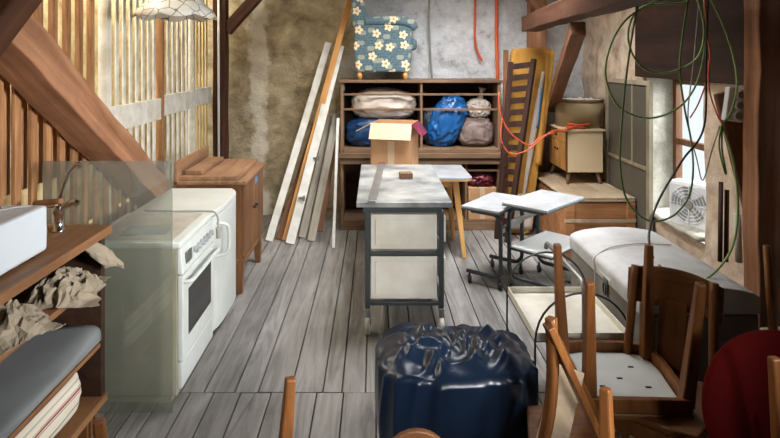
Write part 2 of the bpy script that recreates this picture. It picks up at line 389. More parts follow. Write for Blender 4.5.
def mat_pane(name, tint, haze, hazecol):
    m = bpy.data.materials.new(name); m.use_nodes = True; nt = m.node_tree; nt.nodes.clear()
    o = N(nt, 'ShaderNodeOutputMaterial'); t = N(nt, 'ShaderNodeBsdfTransparent'); t.inputs[0].default_value = tint
    d = N(nt, 'ShaderNodeBsdfDiffuse'); d.inputs[0].default_value = hazecol
    g = N(nt, 'ShaderNodeBsdfGlossy'); g.inputs['Roughness'].default_value = .03
    a = N(nt, 'ShaderNodeMixShader'); b = N(nt, 'ShaderNodeMixShader'); b.inputs[0].default_value = .05
    v = coords(nt); hz = ramp(nt, tex_noise(nt, v, 3, 5), [(.3, (haze*.6,)*3+(1,)), (.7, (haze*1.3,)*3+(1,))])
    nt.links.new(hz, a.inputs[0]); nt.links.new(t.outputs[0], a.inputs[1]); nt.links.new(d.outputs[0], a.inputs[2])
    nt.links.new(a.outputs[0], b.inputs[1]); nt.links.new(g.outputs[0], b.inputs[2])
    nt.links.new(b.outputs[0], o.inputs[0]); return m
def mat_capiz():
    m, nt, b = nmat('capiz_shell'); v = coords(nt); n = N(nt, 'ShaderNodeTexVoronoi', feature='DISTANCE_TO_EDGE'); n.inputs['Scale'].default_value = 13; nt.links.new(v, n.inputs['Vector'])
    nt.links.new(mix(nt, ramp(nt, n.outputs['Distance'], [(.015, (0, 0, 0, 1)), (.04, (1, 1, 1, 1))]), c(104, 98, 88), c(232, 228, 216)), b.inputs['Base Color'])
    b.inputs['Roughness'].default_value = .35; b.inputs['Transmission Weight'].default_value = 0; b.inputs['Subsurface Weight'].default_value = 0
    bump(nt, b, n.outputs['Distance'], .5); return m
M['floor'] = mat_floor(); M['backwall'] = mat_backwall(); M['flowers'] = mat_flowers(); M['stripes'] = mat_stripes()
M['stone_left'] = mat_stone('left_plaster', c(150, 132, 92), c(196, 178, 132), c(224, 208, 164))
M['stone_right'] = mat_stone('right_plaster', c(158, 134, 112), c(200, 178, 154), c(218, 202, 182))
M['jamb'] = mat_stone('jamb_plaster', c(156, 152, 138), c(186, 181, 168), c(204, 200, 188), 10)
M['pane'] = mat_pane('dusty_glass', (.86, .88, .85, 1), .24, c(150, 152, 142))
M['window_glass'] = mat_pane('window_glass', (.95, .97, .97, 1), .05, c(220, 225, 225))
M['capiz'] = mat_capiz()

# ================================================================ SETTING
BW, LW, RW, CEIL = 6.45, -2.2, 2.35, 3.1
# floor: weathered boards running into the room, two rows of them
m = MB(); lay = m.bm.faces.layers.float_vector.new('board')
def board_row(y0, y1, x):
    while x < 2.4:
        bw = random.choice((.10, .125, .14, .16, .17)); dz = random.uniform(-.002, .002)
        n0 = len(m.bm.faces); m.bx(x+.004, x+bw-.004, y0+.004, y1-.004, -.03, dz); m.bm.faces.ensure_lookup_table()
        r = Vector((random.uniform(0, 40), random.uniform(0, 40), random.uniform(0, 40)))
        for f in m.bm.faces[n0:]: f[lay] = r
        x += bw
board_row(-2.6, 3.0, -2.2); board_row(3.0, 6.5, -2.17)
m.bx(-2.4, 2.6, -2.7, 6.6, -.12, -.05)
me = None
struct('floor', m, M['floor'])
# back wall: rough mud plaster on the left, whitewashed rubble on the right
def bwf(u, v):
    x, z = -2.4+5.1*u, -.1+3.3*v
    d = .02+noise.fractal(Vector((x*1.3, z*1.3, 3)), .9, 2, 7)*.035+(1-abs(noise.noise(Vector((x*2.2+z, z*3, 8))))*2)*.022
    d = min(d, .085)
    return (x, BW+.02-d, z)
struct('wall_back', MB().grid(bwf, 170, 110), M['backwall'])
def lwf(u, v):
    y, z = -2.7+9.3*u, -.1+3.3*v
    return (LW+noise.fractal(Vector((y*1.6, z*1.6, 1)), 1, 2, 5)*.03, y, z)
struct('wall_left', MB().grid(lwf, 160, 60), M['stone_left'])
# right wall with its low deep window niche
NY0, NY1, NZ0, NZ1 = 4.06, 4.92, .44, 1.60
def rn(y, z, a=.03): return noise.fractal(Vector((y*2.4, z*2.4, 5)), 1, 2, 5)*a
def rw(y0, y1, z0, z1):
    return lambda u, v: (RW+rn(y0+(y1-y0)*u, z0+(z1-z0)*v), y0+(y1-y0)*u, z0+(z1-z0)*v)
m = MB()
m.grid(rw(3.1, NY0, -.1, 3.2), 24, 80); m.grid(rw(NY1, 6.55, -.1, 3.2), 40, 80)
m.grid(rw(NY0, NY1, -.1, NZ0), 22, 14); m.grid(rw(NY0, NY1, NZ1, 3.2), 22, 40)
struct('wall_right', m, M['stone_right'])
m = MB()
sp = .25
m.grid(lambda u, v: (RW+rn(NY1, NZ0+(NZ1-NZ0)*v)*(1-u)+sp*u, NY1+noise.noise(Vector((u*3, v*5, 2)))*.008, NZ0+(NZ1-NZ0)*v), 8, 20)
m.grid(lambda u, v: (RW+rn(NY0, NZ0+(NZ1-NZ0)*v)*(1-u)+sp*u, NY0+noise.noise(Vector((u*3, v*5, 4)))*.008, NZ0+(NZ1-NZ0)*v), 8, 20)
m.grid(lambda u, v: (RW+rn(NY0+(NY1-NY0)*v, NZ1)*(1-u)+sp*u, NY0+(NY1-NY0)*v, NZ1), 6, 20)
struct('trim_1', m, M['jamb'])
m = MB()      # rough broken sill
m.grid(lambda u, v: (RW-.05+(sp+.05)*u+(noise.noise(Vector((v*9, 1, 1)))*.02 if u == 0 else 0), NY0+(NY1-NY0)*v, NZ0+.01+noise.noise(Vector((u*4, v*9, 3)))*.014), 10, 24)
struct('trim_2', m, M['jamb'], mods=[('SOLIDIFY', {'thickness': .03, 'offset': -1})])
wx = RW+sp
win = tag(bpy.data.objects.new('window_1', None), kind='structure'); win.location = (wx, (NY0+NY1)/2, NZ0); COL.objects.link(win); MAT['window_1'] = Matrix.Translation(win.location)
m = MB()
for y in (NY0+.025, (NY0+NY1)/2-.10, NY1-.025): m.bx(wx-.03, wx+.03, y-.024, y+.024, NZ0, NZ1)
for z in (NZ0+.03, 1.06, NZ1-.03): m.bx(wx-.025, wx+.025, NY0, NY1, z-.025, z+.025)
m.build('window_frame', M['beam_mid'], win, .004, True)
MB().bx(wx-.003, wx+.003, NY0, NY1, NZ0, NZ1).build('window_pane', M['window_glass'], win, 0, True)
# dark boarding of the near right wall, ceiling boards with roof-window opening
m = MB(); y = -2.65
while y < 3.09: m.bx(2.3, 2.345, y+.003, min(y+.19, 3.1)-.003, -.05, 3.1); y += .19
struct('trim_3', m, M['lintel'], bevel=.004)
m = MB(); x = -2.4
while x < 2.7:
    x1 = x+.2
    for (a, b_) in (((-2.7, 3.45), (5.3, 6.6)) if 0 < x+.1 < 1.5 else ((-2.7, 6.6),)):
        if x < -1.75: a = -2.7
        if not (-2.2 < x+.1 < -1.8): m.bx(x+.003, x1-.003, a, b_, CEIL, CEIL+.04)
        else: m.bx(x+.003, x1-.003, -2.7, 1.7, CEIL, CEIL+.04)
    x = x1
struct('ceiling', m, M['beam_dark'])
m = MB(); x = -2.4
while x < 2.6: m.bx(x+.002, x+.198, -2.70, -2.66, -.05, 3.1); x += .2
struct('wall_front', m, M['beam_mid'])
# sloping dark roof boards over the window
m = MB()
for i in range(4):
    a = i/4; b_ = (i+1)/4; p = lambda t: (2.34-.42*t, 2.30+.62*t)
    (xa, za), (xb, zb) = p(a), p(b_-.01)
    m.hexa([(xa, 2.0, za), (xb, 2.0, zb), (xb, 4.98, zb), (xa, 4.98, za), (xa+.03, 2.0, za+.04), (xb+.03, 2.0, zb+.04), (xb+.03, 4.98, zb+.04), (xa+.03, 4.98, za+.04)])
struct('trim_4', m, M['lintel'])

# ================================================================ TIMBERS
timber('timber_lintel', (2.3, 3.36, 1.93), (2.3, 4.98, 1.945), .06, .68, M['lintel'], 'wide dark brown timber board above the window on the right', 'beam')
timber('roof_beam', (1.36, 2.6, 2.13), (1.56, 5.75, 2.115), .17, .15, M['beam_dark'], 'dark brown roof beam running back to the post above the yellow mattress', 'beam', warp=.01)
timber('timber_post', (1.76, 6.22, 0), (1.76, 6.22, 3.05), .17, .15, M['beam'], 'reddish timber post standing behind the yellow mattress', 'post')
timber('knee_brace', (1.905, 6.14, 1.24), (1.475, 4.15, 1.98), .11, .11, M['beam_mid'], 'slanted timber brace under the roof beam beside the yellow mattress', 'brace')
timber('rafter_brace', P(520, -14, 5.9), P(544, 12, 5.9), .10, .1, M['beam_mid'], 'short brown timber strut at the top edge left of the reddish post', 'brace', up=(0, 1, 0))
timber('corner_post', (-1.655, 6.12, 0), (-1.655, 6.12, 3.05), .14, .13, M['beam_dark'], 'dark brown timber post in the back left corner with a white pipe', 'post')
tag(MB().tube([(-1.655, 6.035, .06), (-1.655, 6.035, 3.0)], .013, 8).build('conduit_pipe', M['white_plastic']), 'thin white pipe running down the dark corner post', 'pipe')
timber('knee_brace', P(226, 31, 6.12), P(268, -16, 6.12), .12, .1, M['beam_dark'], 'dark slanted brace at the top of the corner post', 'brace', up=(0, 1, 0))
timber('diagonal_brace', (-1.585, 1.75, 2.31), (-1.585, 4.16, .74), .2, .18, M['beam'], 'massive reddish diagonal timber brace across the slatted partition', 'brace', warp=.014)
timber('rafter', P(-40, 58, 1.98), P(16, -14, 1.98), .14, .16, M['beam_dark'], 'dark rafter end in the top left corner of the room', 'beam', up=(0, 1, 0))
timber('timber_post', (2.215, 3.26, 0), (2.215, 3.26, 2.9), .135, .14, M['beam'], 'brown timber post at the right beside the power strip', 'post', warp=.012)
timber('plank_brace', P(724, 92, 3.41), P(757, 222, 3.41), .12, .04, M['beam_mid'], 'slanting brown plank behind the power strip and the right post', 'brace', up=(0, 1, 0))

# ================================================================ SLATTED PARTITION
sx = -1.775
t = thing('slatted_partition', 'brown wooden slatted partition behind the diagonal timber brace', 'partition', (sx, 2.9, 0))
ys = []; y = 1.9
while y < 3.66: ys.append(y); y += .138
m = MB()
for y in ys: m.bx(sx-.014, sx+.014, y-.026, y+.026, 1.1, 3.0)
m.build('upper_slat', M['slat'], t, .004, True)
m = MB()
y = 2.08
while y < 4.3:
    top = 1.80-(y-2.75)*.70
    m.bx(sx+.046, sx+.068, y-.024, y+.024, 0, max(.4, top)); y += .13
m.build('lower_slat', M['slat'], t, .004, True)
MB().bx(sx-.06, sx-.022, 1.9, 4.3, .62, .72).build('rail', M['slat_cream'], t, .004, True)
def panel(label, y0, y1, mt, rail, n, stile):
    t = thing('slatted_door', label, 'partition', (sx, (y0+y1)/2, 0))
    m = MB(); k = (y1-y0)/n
    for i in range(n):
        y = y0+k*(i+.5); m.bx(sx, sx+.012, y-k*.2, y+k*.2, .0, 3.0)
    m.build('slat', mt, t, .003, True)
    MB().bx(sx+.013, sx+.045, y0, y1, 1.27+rail, 1.44+rail).build('rail', M['slat_white'], t, .004, True)
    MB().bx(sx-.02, sx+.045, y0-.05, y0-.003, 0, 3.0).build('stile', stile, t, .004, True)
    return t
panel('white painted slatted door panel next to the brown slats', 3.74, 4.62, M['slat_white'], 0, 8, M['slat_white'])
panel('narrow white slatted panel in the middle of the left wall', 4.69, 5.42, M['slat_white'], 0.02, 6, M['slat'])
panel('cream slatted panel beside the dark corner post', 5.49, 6.03, M['slat_cream'], 0.03, 5, M['slat_white'])

# capiz lamp
lx, ly = X(175.5, 3.6), 3.6
t = thing('pendant_lamp', 'capiz shell pendant lamp shade hanging at the upper left', 'lamp', (lx, ly, 2.0))
m = MB(); sc = lambda k, z: (-.022*abs(math.sin(k*PI/8)) if z < .05 else 0)
_, r = m.lathe([(.255, .03), (.225, .07), (.185, .10), (.15, .16), (.12, .24), (.07, .31), (.02, .33)], (0, 0, 0), 64, sc)
m.build('lamp_shade', M['capiz'], t, mods=[('SOLIDIFY', {'thickness': .004})])
MB().tube([(0, 0, .32), (0, 0, 1.1)], .005).build('cord', M['black'], t)

# ================================================================ BASE SHELF ON THE LEFT
SX, SXB = -1.285, -1.66
t = thing('shelf_unit', 'open brown wooden kitchen shelf unit along the left wall', 'shelf', ((SX+SXB)/2, 1.85, 0))
MB().bx(SXB, SX, .75, 2.79, .905, .945).build('worktop', M['shelfwood'], t, .003, True)
MB().bx(SXB, SX-.02, .8, 2.69, .695, .722).build('shelf', M['shelfwood'], t, .002, True)
MB().bx(SXB, SX-.01, .8, 2.69, .395, .415).build('shelf', M['shelfwood'], t, .002, True)
MB().bx(SXB, SX, .8, 2.74, .12, .155).build('bottom_shelf', M['shelfwood'], t, .002, True)
MB().bx(SXB, SX-.012, 2.70, 2.738, .155, .905).build('side_panel', M['shelf_shade'], t, .002, True)
MB().bx(SXB, SX-.012, .76, .798, .0, .905).build('side_panel', M['shelf_shade'], t, .002, True)
MB().bx(SXB, SXB+.012, .8, 2.70, .155, .905).build('back_panel', M['shelf_shade'], t, 0, True)
MB().bx(SXB+.03, SX-.12, 2.5, 2.54, 0, .12).build('foot', M['shelf_shade'], t, .002, True)
# white appliance on the worktop
t = thing('countertop_appliance', 'white box-shaped appliance on the near end of the worktop', 'appliance', (-1.51, 1.89, .945))
MB().bx(-.142, .142, -.52, .495, .012, .20).build('housing', M['appliance'], t, .014)
for q in ((-.11, -.45), (.11, -.45), (-.11, .43), (.11, .43)): MB().cyl((*q, 0), (*q, .014), .014).build('foot', M['black'], t)
MB().capped([(.03, 0), (.03, .014), (.022, .02)], (-.03, .40, .20), 20).build('knob', M['black'], t)
MB().tube(spline([(-.12, .2, .207), (.0, .36, .206), (.06, .44, .205), (.1, .50, .18), (.125, .508, .09), (.1, .52, .03), (.02, .54, .006)], 8), .005).build('cord', M['grey_cable'], t)
# faucet
fp = P(59, 229, 2.68); fp.z = .945
t = thing('kitchen_faucet', 'chrome kitchen faucet with raised lever on the left worktop', 'faucet', tuple(fp))
MB().capped([(.03, 0), (.03, .008), (.022, .012), (.02, .075), (.026, .08), (.026, .12), (.018, .13)], (0, 0, 0), 24).build('body', M['chrome'], t)
MB().tube(spline([(0, 0, .095), (.04, -.01, .125), (.085, -.025, .145), (.105, -.03, .135)], 6), [.016]*19, 10).build('spray_head', M['chrome'], t)
MB().tube(spline([(0, 0, .12), (.015, .0, .19), (.045, 0, .27), (.075, 0, .31), (.105, 0, .315)], 6), .011, 10).build('spout', M['chrome'], t)
MB().tube(spline([(-.01, 0, .12), (-.1, -.02, .135), (.04, -.05, .155)], 6), .013, 10).build('lever', M['shelfwood'], t)  # brown wood tone stands in for a reflection on the chrome lever

def crumple(name, label, ce, sx_, sy_, h, seed, mt, cat, rot=0, base=None, group=None):
    """a crumpled, puffed sheet of paper with sharp folds"""
    o = Vector((seed, seed*1.3, 0)); m = MB()
    def fn(u, v):
        a, b_ = u-.5, v-.5
        q = Vector((a*4, b_*4, 0))+o
        f = 1-abs(noise.noise(q*1.2))*2; g = 1-abs(noise.noise(q*2.9))*2
        env = max(0, 1-(a*a+b_*b_)*3.4)
        z = h*(.25*env+.5*env*abs(f)+.28*abs(g)*env)
        x = a*sx_+noise.noise(q*1.7+Vector((5, 0, 0)))*.12*sx_; y = b_*sy_+noise.noise(q*1.7+Vector((0, 7, 0)))*.12*sy_
        cr, sr = math.cos(rot), math.sin(rot)
        return (ce[0]+x*cr-y*sr, ce[1]+x*sr+y*cr, ce[2]+max(.002, z))
    m.grid(fn, 26, 26, smooth=False)
    return tag(m.build(name, mt, mods=[('SOLIDIFY', {'thickness': .002})]), label, cat, group)
crumple('crumpled_paper', 'crumpled brown wrapping paper spilling over the end of the upper shelf', (-1.36, 2.5, .724), .30, .34, .12, 3, M['paper'], 'paper', .3)
crumple('crumpled_paper', 'pale crumpled brown paper in the middle of the upper shelf', (-1.42, 2.16, .724), .28, .36, .12, 11, M['paper'], 'paper', 1.1)
crumple('crumpled_paper', 'crumpled brown paper near the front of the upper shelf', (-1.43, 1.86, .724), .28, .34, .11, 23, M['paper'], 'paper', 2.1)
# paper bag sticking out by the stove
m = MB()
pa = [P(86, 246, 2.62), P(98, 243, 2.66), P(124, 266, 2.73), P(116, 271, 2.66), P(96, 268, 2.6)]
def bagf(u, v):
    a = pa[0].lerp(pa[2], u); wd = .035*math.sin(PI*min(1, .15+u*.95))+.012
    ang = v*2*PI; r = noise.noise(Vector((u*5, math.cos(ang)*2, math.sin(ang)*2)))*.02
    return a+Vector((.25*wd*math.cos(ang), -(wd+r)*math.cos(ang)*.6, (wd+r)*math.sin(ang)))
m.grid(bagf, 18, 16, False)
tag(m.build('paper_bag', M['paper']), 'folded brown paper bag sticking out of the shelf towards the stove', 'bag')
# foam mat and striped cushion
def slab(fn_top, nu, nv, th): pass
m = MB()
def foam(u, v):
    y = 1.0+1.65*v; ang = u*2*PI
    hw = .185; cx = -1.458
    ex = math.copysign(abs(math.cos(ang))**.35, math.cos(ang)); ez = math.copysign(abs(math.sin(ang))**.6, math.sin(ang))
    lift = .02*noise.noise(Vector((y*1.7, ex, 2)))+(.022 if v > .85 else 0)*(v-.85)/.15
    th = .030+.008*noise.noise(Vector((y*2, 0, 0)))
    return (cx+hw*ex*(1+.03*noise.noise(Vector((y*3, ez, 5)))), y, .455+th*ez+max(0, lift)*(.5+.5*ez))
m.grid(foam, 40, 50); 
m.grid(lambda u, v: Vector(foam(u, 1)).lerp(Vector((-1.458, 2.66, .485)), v), 40, 3)
m.grid(lambda u, v: Vector(foam(u, 0)).lerp(Vector((-1.458, .99, .485)), v), 40, 3)
bmesh.ops.remove_doubles(m.bm, verts=m.bm.verts[:], dist=.0005)
tag(m.build('foam_mat', M['foam']), 'long grey foam mat on the middle shelf of the shelf unit', 'mat')
m = MB()
def cush(u, v):
    y = .98+1.62*v; ang = u*2*PI
    ex = math.copysign(abs(math.cos(ang))**.55, math.cos(ang)); ez = math.copysign(abs(math.sin(ang))**.7, math.sin(ang))
    w_ = .166*(1 if v < .93 else (1-((v-.93)/.07)**2*.35)); n = noise.noise(Vector((y*4, ex*2, ez*2)))*.015
    return (-1.462+(w_+n)*ex, y, .272+(.1+n)*ez)
m.grid(cush, 40, 50)
m.grid(lambda u, v: Vector(cush(u, 1)).lerp(Vector((-1.462, 2.62, .272)), v), 40, 4)
m.grid(lambda u, v: Vector(cush(u, 0)).lerp(Vector((-1.462, .97, .272)), v), 40, 3)
bmesh.ops.remove_doubles(m.bm, verts=m.bm.verts[:], dist=.0005)
tag(m.build('striped_cushion', M['stripes']), 'cream cushion with red and dark stripes on the lowest shelf', 'cushion')
for i, lb in enumerate(('thin brown board with rounded corner under the shelf unit, nearest of three', 'middle one of three thin brown boards under the shelf unit', 'thin brown board under the shelf unit closest to the stove')):
    y = 2.60+.04*i
    poly = [(-1.5, 0), (SX-.03, 0)]+[(SX-.03-.03+.03*math.cos(a), .083+.03*math.sin(a)) for a in (0, .4, .8, 1.2, 1.57)]+[(-1.5, .113)]
    tag(MB().prism(poly, y, y+.02).build('rounded_board', M['chair_x'], bevel=.003), lb, 'board', 'thin boards under the shelf unit')

# ================================================================ GLASS PANE, STOVE, FRIDGE
tag(MB().bx(X(43, 2.83), X(172.5, 2.83), 2.826, 2.832, 0, Z(161, 2.83)).build('glass_pane', M['pane']), 'dusty glass pane standing upright against the near side of the stove', 'glass')
t = thing('kitchen_stove', 'white electric kitchen stove with oven door facing the room', 'stove', (-1.28, 3.17, 0))
y0, y1, xl, xr, zt = 2.88, 3.44, -1.49, -1.0, .83
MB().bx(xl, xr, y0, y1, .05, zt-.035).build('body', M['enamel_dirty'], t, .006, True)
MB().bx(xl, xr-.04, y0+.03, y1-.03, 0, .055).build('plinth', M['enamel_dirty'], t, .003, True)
MB().bx(xl-.005, xr+.022, y0-.008, y1+.004, zt-.035, zt).build('cooktop', M['enamel'], t, .012, True)
MB().bx(xl+.04, xr-.03, y0+.03, y1-.03, zt, zt+.004).build('hob_plate', M['hob'], t, .002, True)
m = MB(); m.hexa([(xr, y0, .665), (xr+.03, y0, .665), (xr+.03, y1, .665), (xr, y1, .665), (xr, y0, .793), (xr+.016, y0, .793), (xr+.016, y1, .793), (xr, y1, .793)])
pn = m.build('control_panel', M['enamel'], t, .004, True)
for i in range(6):
    y = y0+.20+.058*i; z = .728; x = xr+.024
    k = MB().cyl((x, y, z), (x+.022, y, z+.002), .018, .015, 18).build('knob', M['tabletop'], t, .002, True)
m = MB(); m.bx(xr+.0265, xr+.0325, y0+.055, y0+.14, .70, .76); m.build('timer_display', M['steel'], t, .002, True)
d = MB().bx(xr, xr+.028, y0+.004, y1-.004, .225, .655).build('oven_door', M['enamel'], t, .006, True)
def sub(mb, name, mt, par, bev=0):  # sub-part given in world space
    bmesh.ops.recalc_face_normals(mb.bm, faces=mb.bm.faces[:]); return mb.build(name, mt, par, bev, True)
sub(MB().bx(xr+.027, xr+.031, y0+.09, y1-.07, .32, .56), 'oven_window', M['black_glass'], d, .002)
hb = MB().tube(spline([(xr+.026, y0+.03, .618), (xr+.062, y0+.04, .622), (xr+.066, y0+.12, .622), (xr+.066, y1-.12, .622), (xr+.062, y1-.04, .622), (xr+.026, y1-.03, .618)], 5), .011, 8)
sub(hb, 'handle', M['enamel'], d)
MB().bx(xr, xr+.024, y0+.004, y1-.004, .085, .215).build('drawer', M['enamel'], t, .005, True)
tag(MB().bx(-.11, .12, -.08, .08, 0, .007).build('booklet', pm('booklet_blue', c(96, 120, 146), .6, col2=c(150, 150, 130), scale=9), mods=[]), 'flat blue-grey booklet lying on the stove top', 'booklet')
bk = bpy.data.objects['booklet']; bk.location = (-1.22, 3.06, zt+.004); bk.rotation_euler = (0, 0, .1)
# small fridge
fy0, fy1, fx0, fx1, fz = 3.47, 4.16, -1.49, -.985, .815
t = thing('small_fridge', 'white undercounter fridge with rounded front behind the stove', 'fridge', (-1.24, 3.81, 0))
MB().bx(fx0, fx1-.07, fy0, fy1, .03, fz-.035).build('body', M['enamel'], t, .008, True)
def rounded_plan(x0, x1, ya, yb, bulge, n=12):
    pts = [(x0, ya)]
    for i in range(n+1):
        s = i/n; pts.append((x1-bulge*(2*s-1)**4*1.0, ya+(yb-ya)*s))
    pts.append((x0, yb)); return pts
MB().prism(rounded_plan(fx0-.005, fx1+.012, fy0-.004, fy1+.004, .07), fz-.035, fz, 'z').build('top', M['enamel'], t, .008, True)
d = MB().prism(rounded_plan(fx1-.068, fx1+.008, fy0+.002, fy1-.002, .05), .07, fz-.04, 'z').build('door', M['enamel'], t, .006, True)
sub(MB().tube(spline([(fx1-.012, fy0+.10, .73), (fx1+.055, fy0+.12, .71), (fx1+.065, fy0+.13, .62), (fx1+.055, fy0+.12, .54), (fx1-.012, fy0+.1, .52)], 6), .011, 8), 'handle', M['enamel'], d)
MB().bx(fx0+.02, fx1-.09, fy0+.02, fy1-.02, 0, .035).build('base', M['enamel_dirty'], t, .003, True)
MB().tube(spline([(-1.42, 3.52, fz+.006), (-1.25, 3.5, fz+.007), (-1.06, 3.50, fz+.008), (-.985, 3.49, fz+.004), (-.958, 3.475, fz-.03), (-.955, 3.47, fz-.09)], 8), .006).build('cord', M['grey_cable'], t, 0, True)
MB().cyl((-.955, 3.47, fz-.085), (-.953, 3.47, fz-.15), .017, .012, 12).build('plug', M['grey_cable'], t, .002, True)

# ================================================================ DRESSER
t = thing('dresser', 'brown wooden two-door dresser behind the small fridge', 'dresser', (-1.25, 4.62, 0), 0)
dx0, dx1, dy0, dy1, zb, zt2 = -1.485, -.975, 4.24, 4.98, .27, .875
MB().bx(dx0, dx1-.02, dy0, dy1, zb, zt2-.05).build('body', M['oak'], t, .004, True)
MB().bx(dx0, dx1+.025, dy0-.03, dy1+.03, zt2-.05, zt2-.02).build('top', M['oak_y'], t, .006, True)
MB().bx(dx0, dx1-.05, dy0-.01, dy1+.01, zt2-.02, zt2+.012).build('upper_top', M['oak_y'], t, .006, True)
MB().bx(dx0, dx0+.025, dy0-.03, dy1+.03, zt2-.05, zt2+.125).build('back_ledge', M['oak_y'], t, .004, True)
MB().bx(dx0, dx1+.005, dy0-.01, dy1+.01, zb-.035, zb).build('base_rail', M['oak'], t, .004, True)
for i in (0, 1):
    a = dy0+.012+i*.363; b_ = a+.353
    d = MB().bx(dx1-.02, dx1, a, b_, zb+.01, zt2-.06).build('door', M['oak'], t, .004, True)
    ky = b_-.03 if i == 0 else a+.03
    sub(MB().cyl((dx1, ky, .575), (dx1+.022, ky, .575), .011, .014, 14), 'knob', M['black'], d)
    if i: sub(MB().bx(dx1+.0005, dx1+.002, a+.02, a+.10, zt2-.13, zt2-.075), 'blue_sticker', M['blue_tape'], d)
for (x, y) in ((dx0+.04, dy0+.04), (dx0+.04, dy1-.04), (dx1-.04, dy0+.04), (dx1-.04, dy1-.04)):
    MB().bar((x, y, zb-.035), (x, y, 0), .062, .062, .045, .045).build('leg', M['oak'], t, .006, True)
tag(MB().bx(-1.43, -1.30, 4.28, 4.9, zt2+.013, zt2+.045).build('loose_plank', M['oak_y'], bevel=.004), 'loose brown plank lying on top of the dresser', 'plank')

# ================================================================ LEANING BOARDS by the back wall
def lean(pb, db, pt, dt, w_, h_, mt, label):
    b = P(*pb, db); b.z = .004; tp = P(*pt, dt)
    timber('leaning_board', b, tp, w_, h_, mt, label, 'board', up=(0, 1, 0), bevel=.003, warp=.003, group='boards leaning against the back wall')
lean((269, 240), 5.5, (328.5, 43), 6.28, .072, .035, M['white_board'], 'white painted board leaning furthest left against the back wall')
lean((279, 240), 5.56, (337, 58), 6.34, .06, .03, M['brown_board'], 'brown board leaning right behind the leftmost white board')
lean((285, 241), 5.52, (352, -6), 6.22, .062, .045, M['honey'], 'longest honey coloured batten leaning up past the armchair')
lean((290, 243), 5.42, (340.5, 46), 6.10, .085, .035, M['white_board'], 'white leaning board with metal fittings right of the long honey batten')
lean((302, 243), 5.6, (331, 116), 6.2, .075, .03, M['grey_wood'], 'short grey board leaning right of the fitted white board')
lean((311, 243), 5.5, (337, 114), 6.05, .075, .03, M['grey_wood'], 'short weathered grey board leaning in front of the shorter grey one')
lean((320, 238), 5.8, (336.5, 128), 6.28, .06, .03, M['brown_board'], 'short reddish brown board leaning beside the back cabinet')
lean((333.5, 249), 5.30, (338, 118), 5.62, .028, .02, M['white_board'], 'thin white strip leaning furthest right among the boards')
tgt = [o for o in COL.objects if o.get('label', '').startswith('white leaning board with metal')][0]
for (px, py) in ((339, 88), (314, 158), (299, 198)):
    dd = 5.42+(243-py)/197*.68-.05
    p = P(px+2, py, dd); m = MB(); m.box(p, (.05, .02, .02)); m.box(p+Vector((.03, -.01, 0)), (.018, .03, .05))
    m.build('metal_fitting', M['steel'], tgt, .002, True)

# ================================================================ BACK CABINET
CX0, CX1, CY, CYB, CT = -.355, 1.295, 5.87, 6.36, 1.545
t = thing('shelf_cabinet', 'long open wooden cabinet full of bags at the back wall', 'cabinet', ((CX0+CX1)/2, 6.1, 0))
MB().bx(CX0-.02, CX1+.02, CY-.02, CYB, CT-.03, CT).build('top', M['cabinet'], t, .004, True)
for x in (CX0, CX1-.03): MB().bx(x, x+.03, CY, CYB, 0, CT-.03).build('side_panel', M['cabinet_z'], t, .003, True)
MB().bx(.467, .491, CY, CYB-.02, .84, CT-.03).build('divider', M['cabinet_z'], t, .003, True)
MB().bx(CX0+.03, CX1-.03, CYB-.015, CYB, .05, CT-.03).build('back_panel', M['cab_in'], t, 0, True)
for (zc, h) in ((Z(94.5, CY), .022), (Z(109.5, CY), .022)):
    for (a, b_) in ((CX0+.03, .467), (.491, CX1-.03)):
        MB().bx(a, b_, CY, CY+.02, zc-h/2, zc+h/2).build('slat', M['cabinet'], t, .003, True)
MB().bx(CX0+.03, CX1-.03, CY-.03, CYB-.02, .80, .84).build('middle_shelf', M['cabinet'], t, .004, True)
MB().bx(CX0-.02, CX1+.02, CY-.06, CY-.005, .745, .80).build('moulding', M['cabinet'], t, .006, True)
MB().bx(CX0-.01, CX1+.01, CY-.035, CY-.003, .68, .738).build('lower_rail', M['cabinet'], t, .006, True)
MB().bx(CX0+.03, CX1-.03, CY, CYB-.02, .06, .10).build('bottom_shelf', M['cabinet'], t, .004, True)
MB().bx(CX0, CX1, CY-.012, CY, .0, .075).build('plinth', M['cabinet'], t, .003, True)
MB().bx(.93, .955, CY+.01, CYB-.02, .10, .74).build('lower_divider', M['cabinet_z'], t, .003, True)
MB().bx(.955, CX1-.03, CY+.005, CYB-.02, .60, .62).build('lower_shelf', M['cabinet'], t, .003, True)
def bag(label, ce, rad, mt, seed, amp=.07, e=.8, flat=None, name='plastic_bag', cat='bag', freq=3, group='bags in the back cabinet', neck=None, rot=None):
    m = MB().blob((0, 0, 0), rad, amp, freq, 5, seed, e, flat)
    if neck:   # tied neck
        d, L = Vector(neck).normalized(), Vector(neck).length
        b0 = d*min(rad)*.8; m.tube([b0, b0+d*L*.4, b0+d*L*.7, b0+d*L], [.05, .022, .02, .045], 12)
    if rot: bmesh.ops.transform(m.bm, matrix=Euler(rot).to_matrix().to_4x4(), verts=m.bm.verts[:])
    bmesh.ops.translate(m.bm, verts=m.bm.verts[:], vec=ce)
    return tag(m.build(name, mt), label, cat, group)
bag('dark blue sack lying in the left half of the back cabinet', (.07, 6.1, .985), (.375, .2, .165), M['bag_dkblue'], 1, .05, .7, flat=-.143, freq=2)
bag('white plastic sack on top of the dark blue sack', (.09, 6.1, 1.28), (.33, .19, .165), M['bag_white'], 5, .06, .8, freq=2.4)
bag('dark grey bag right beside the cabinet divider', (.66, 6.16, 1.03), (.15, .15, .2), M['bag_grey'], 8, .06, .7, flat=-.188)
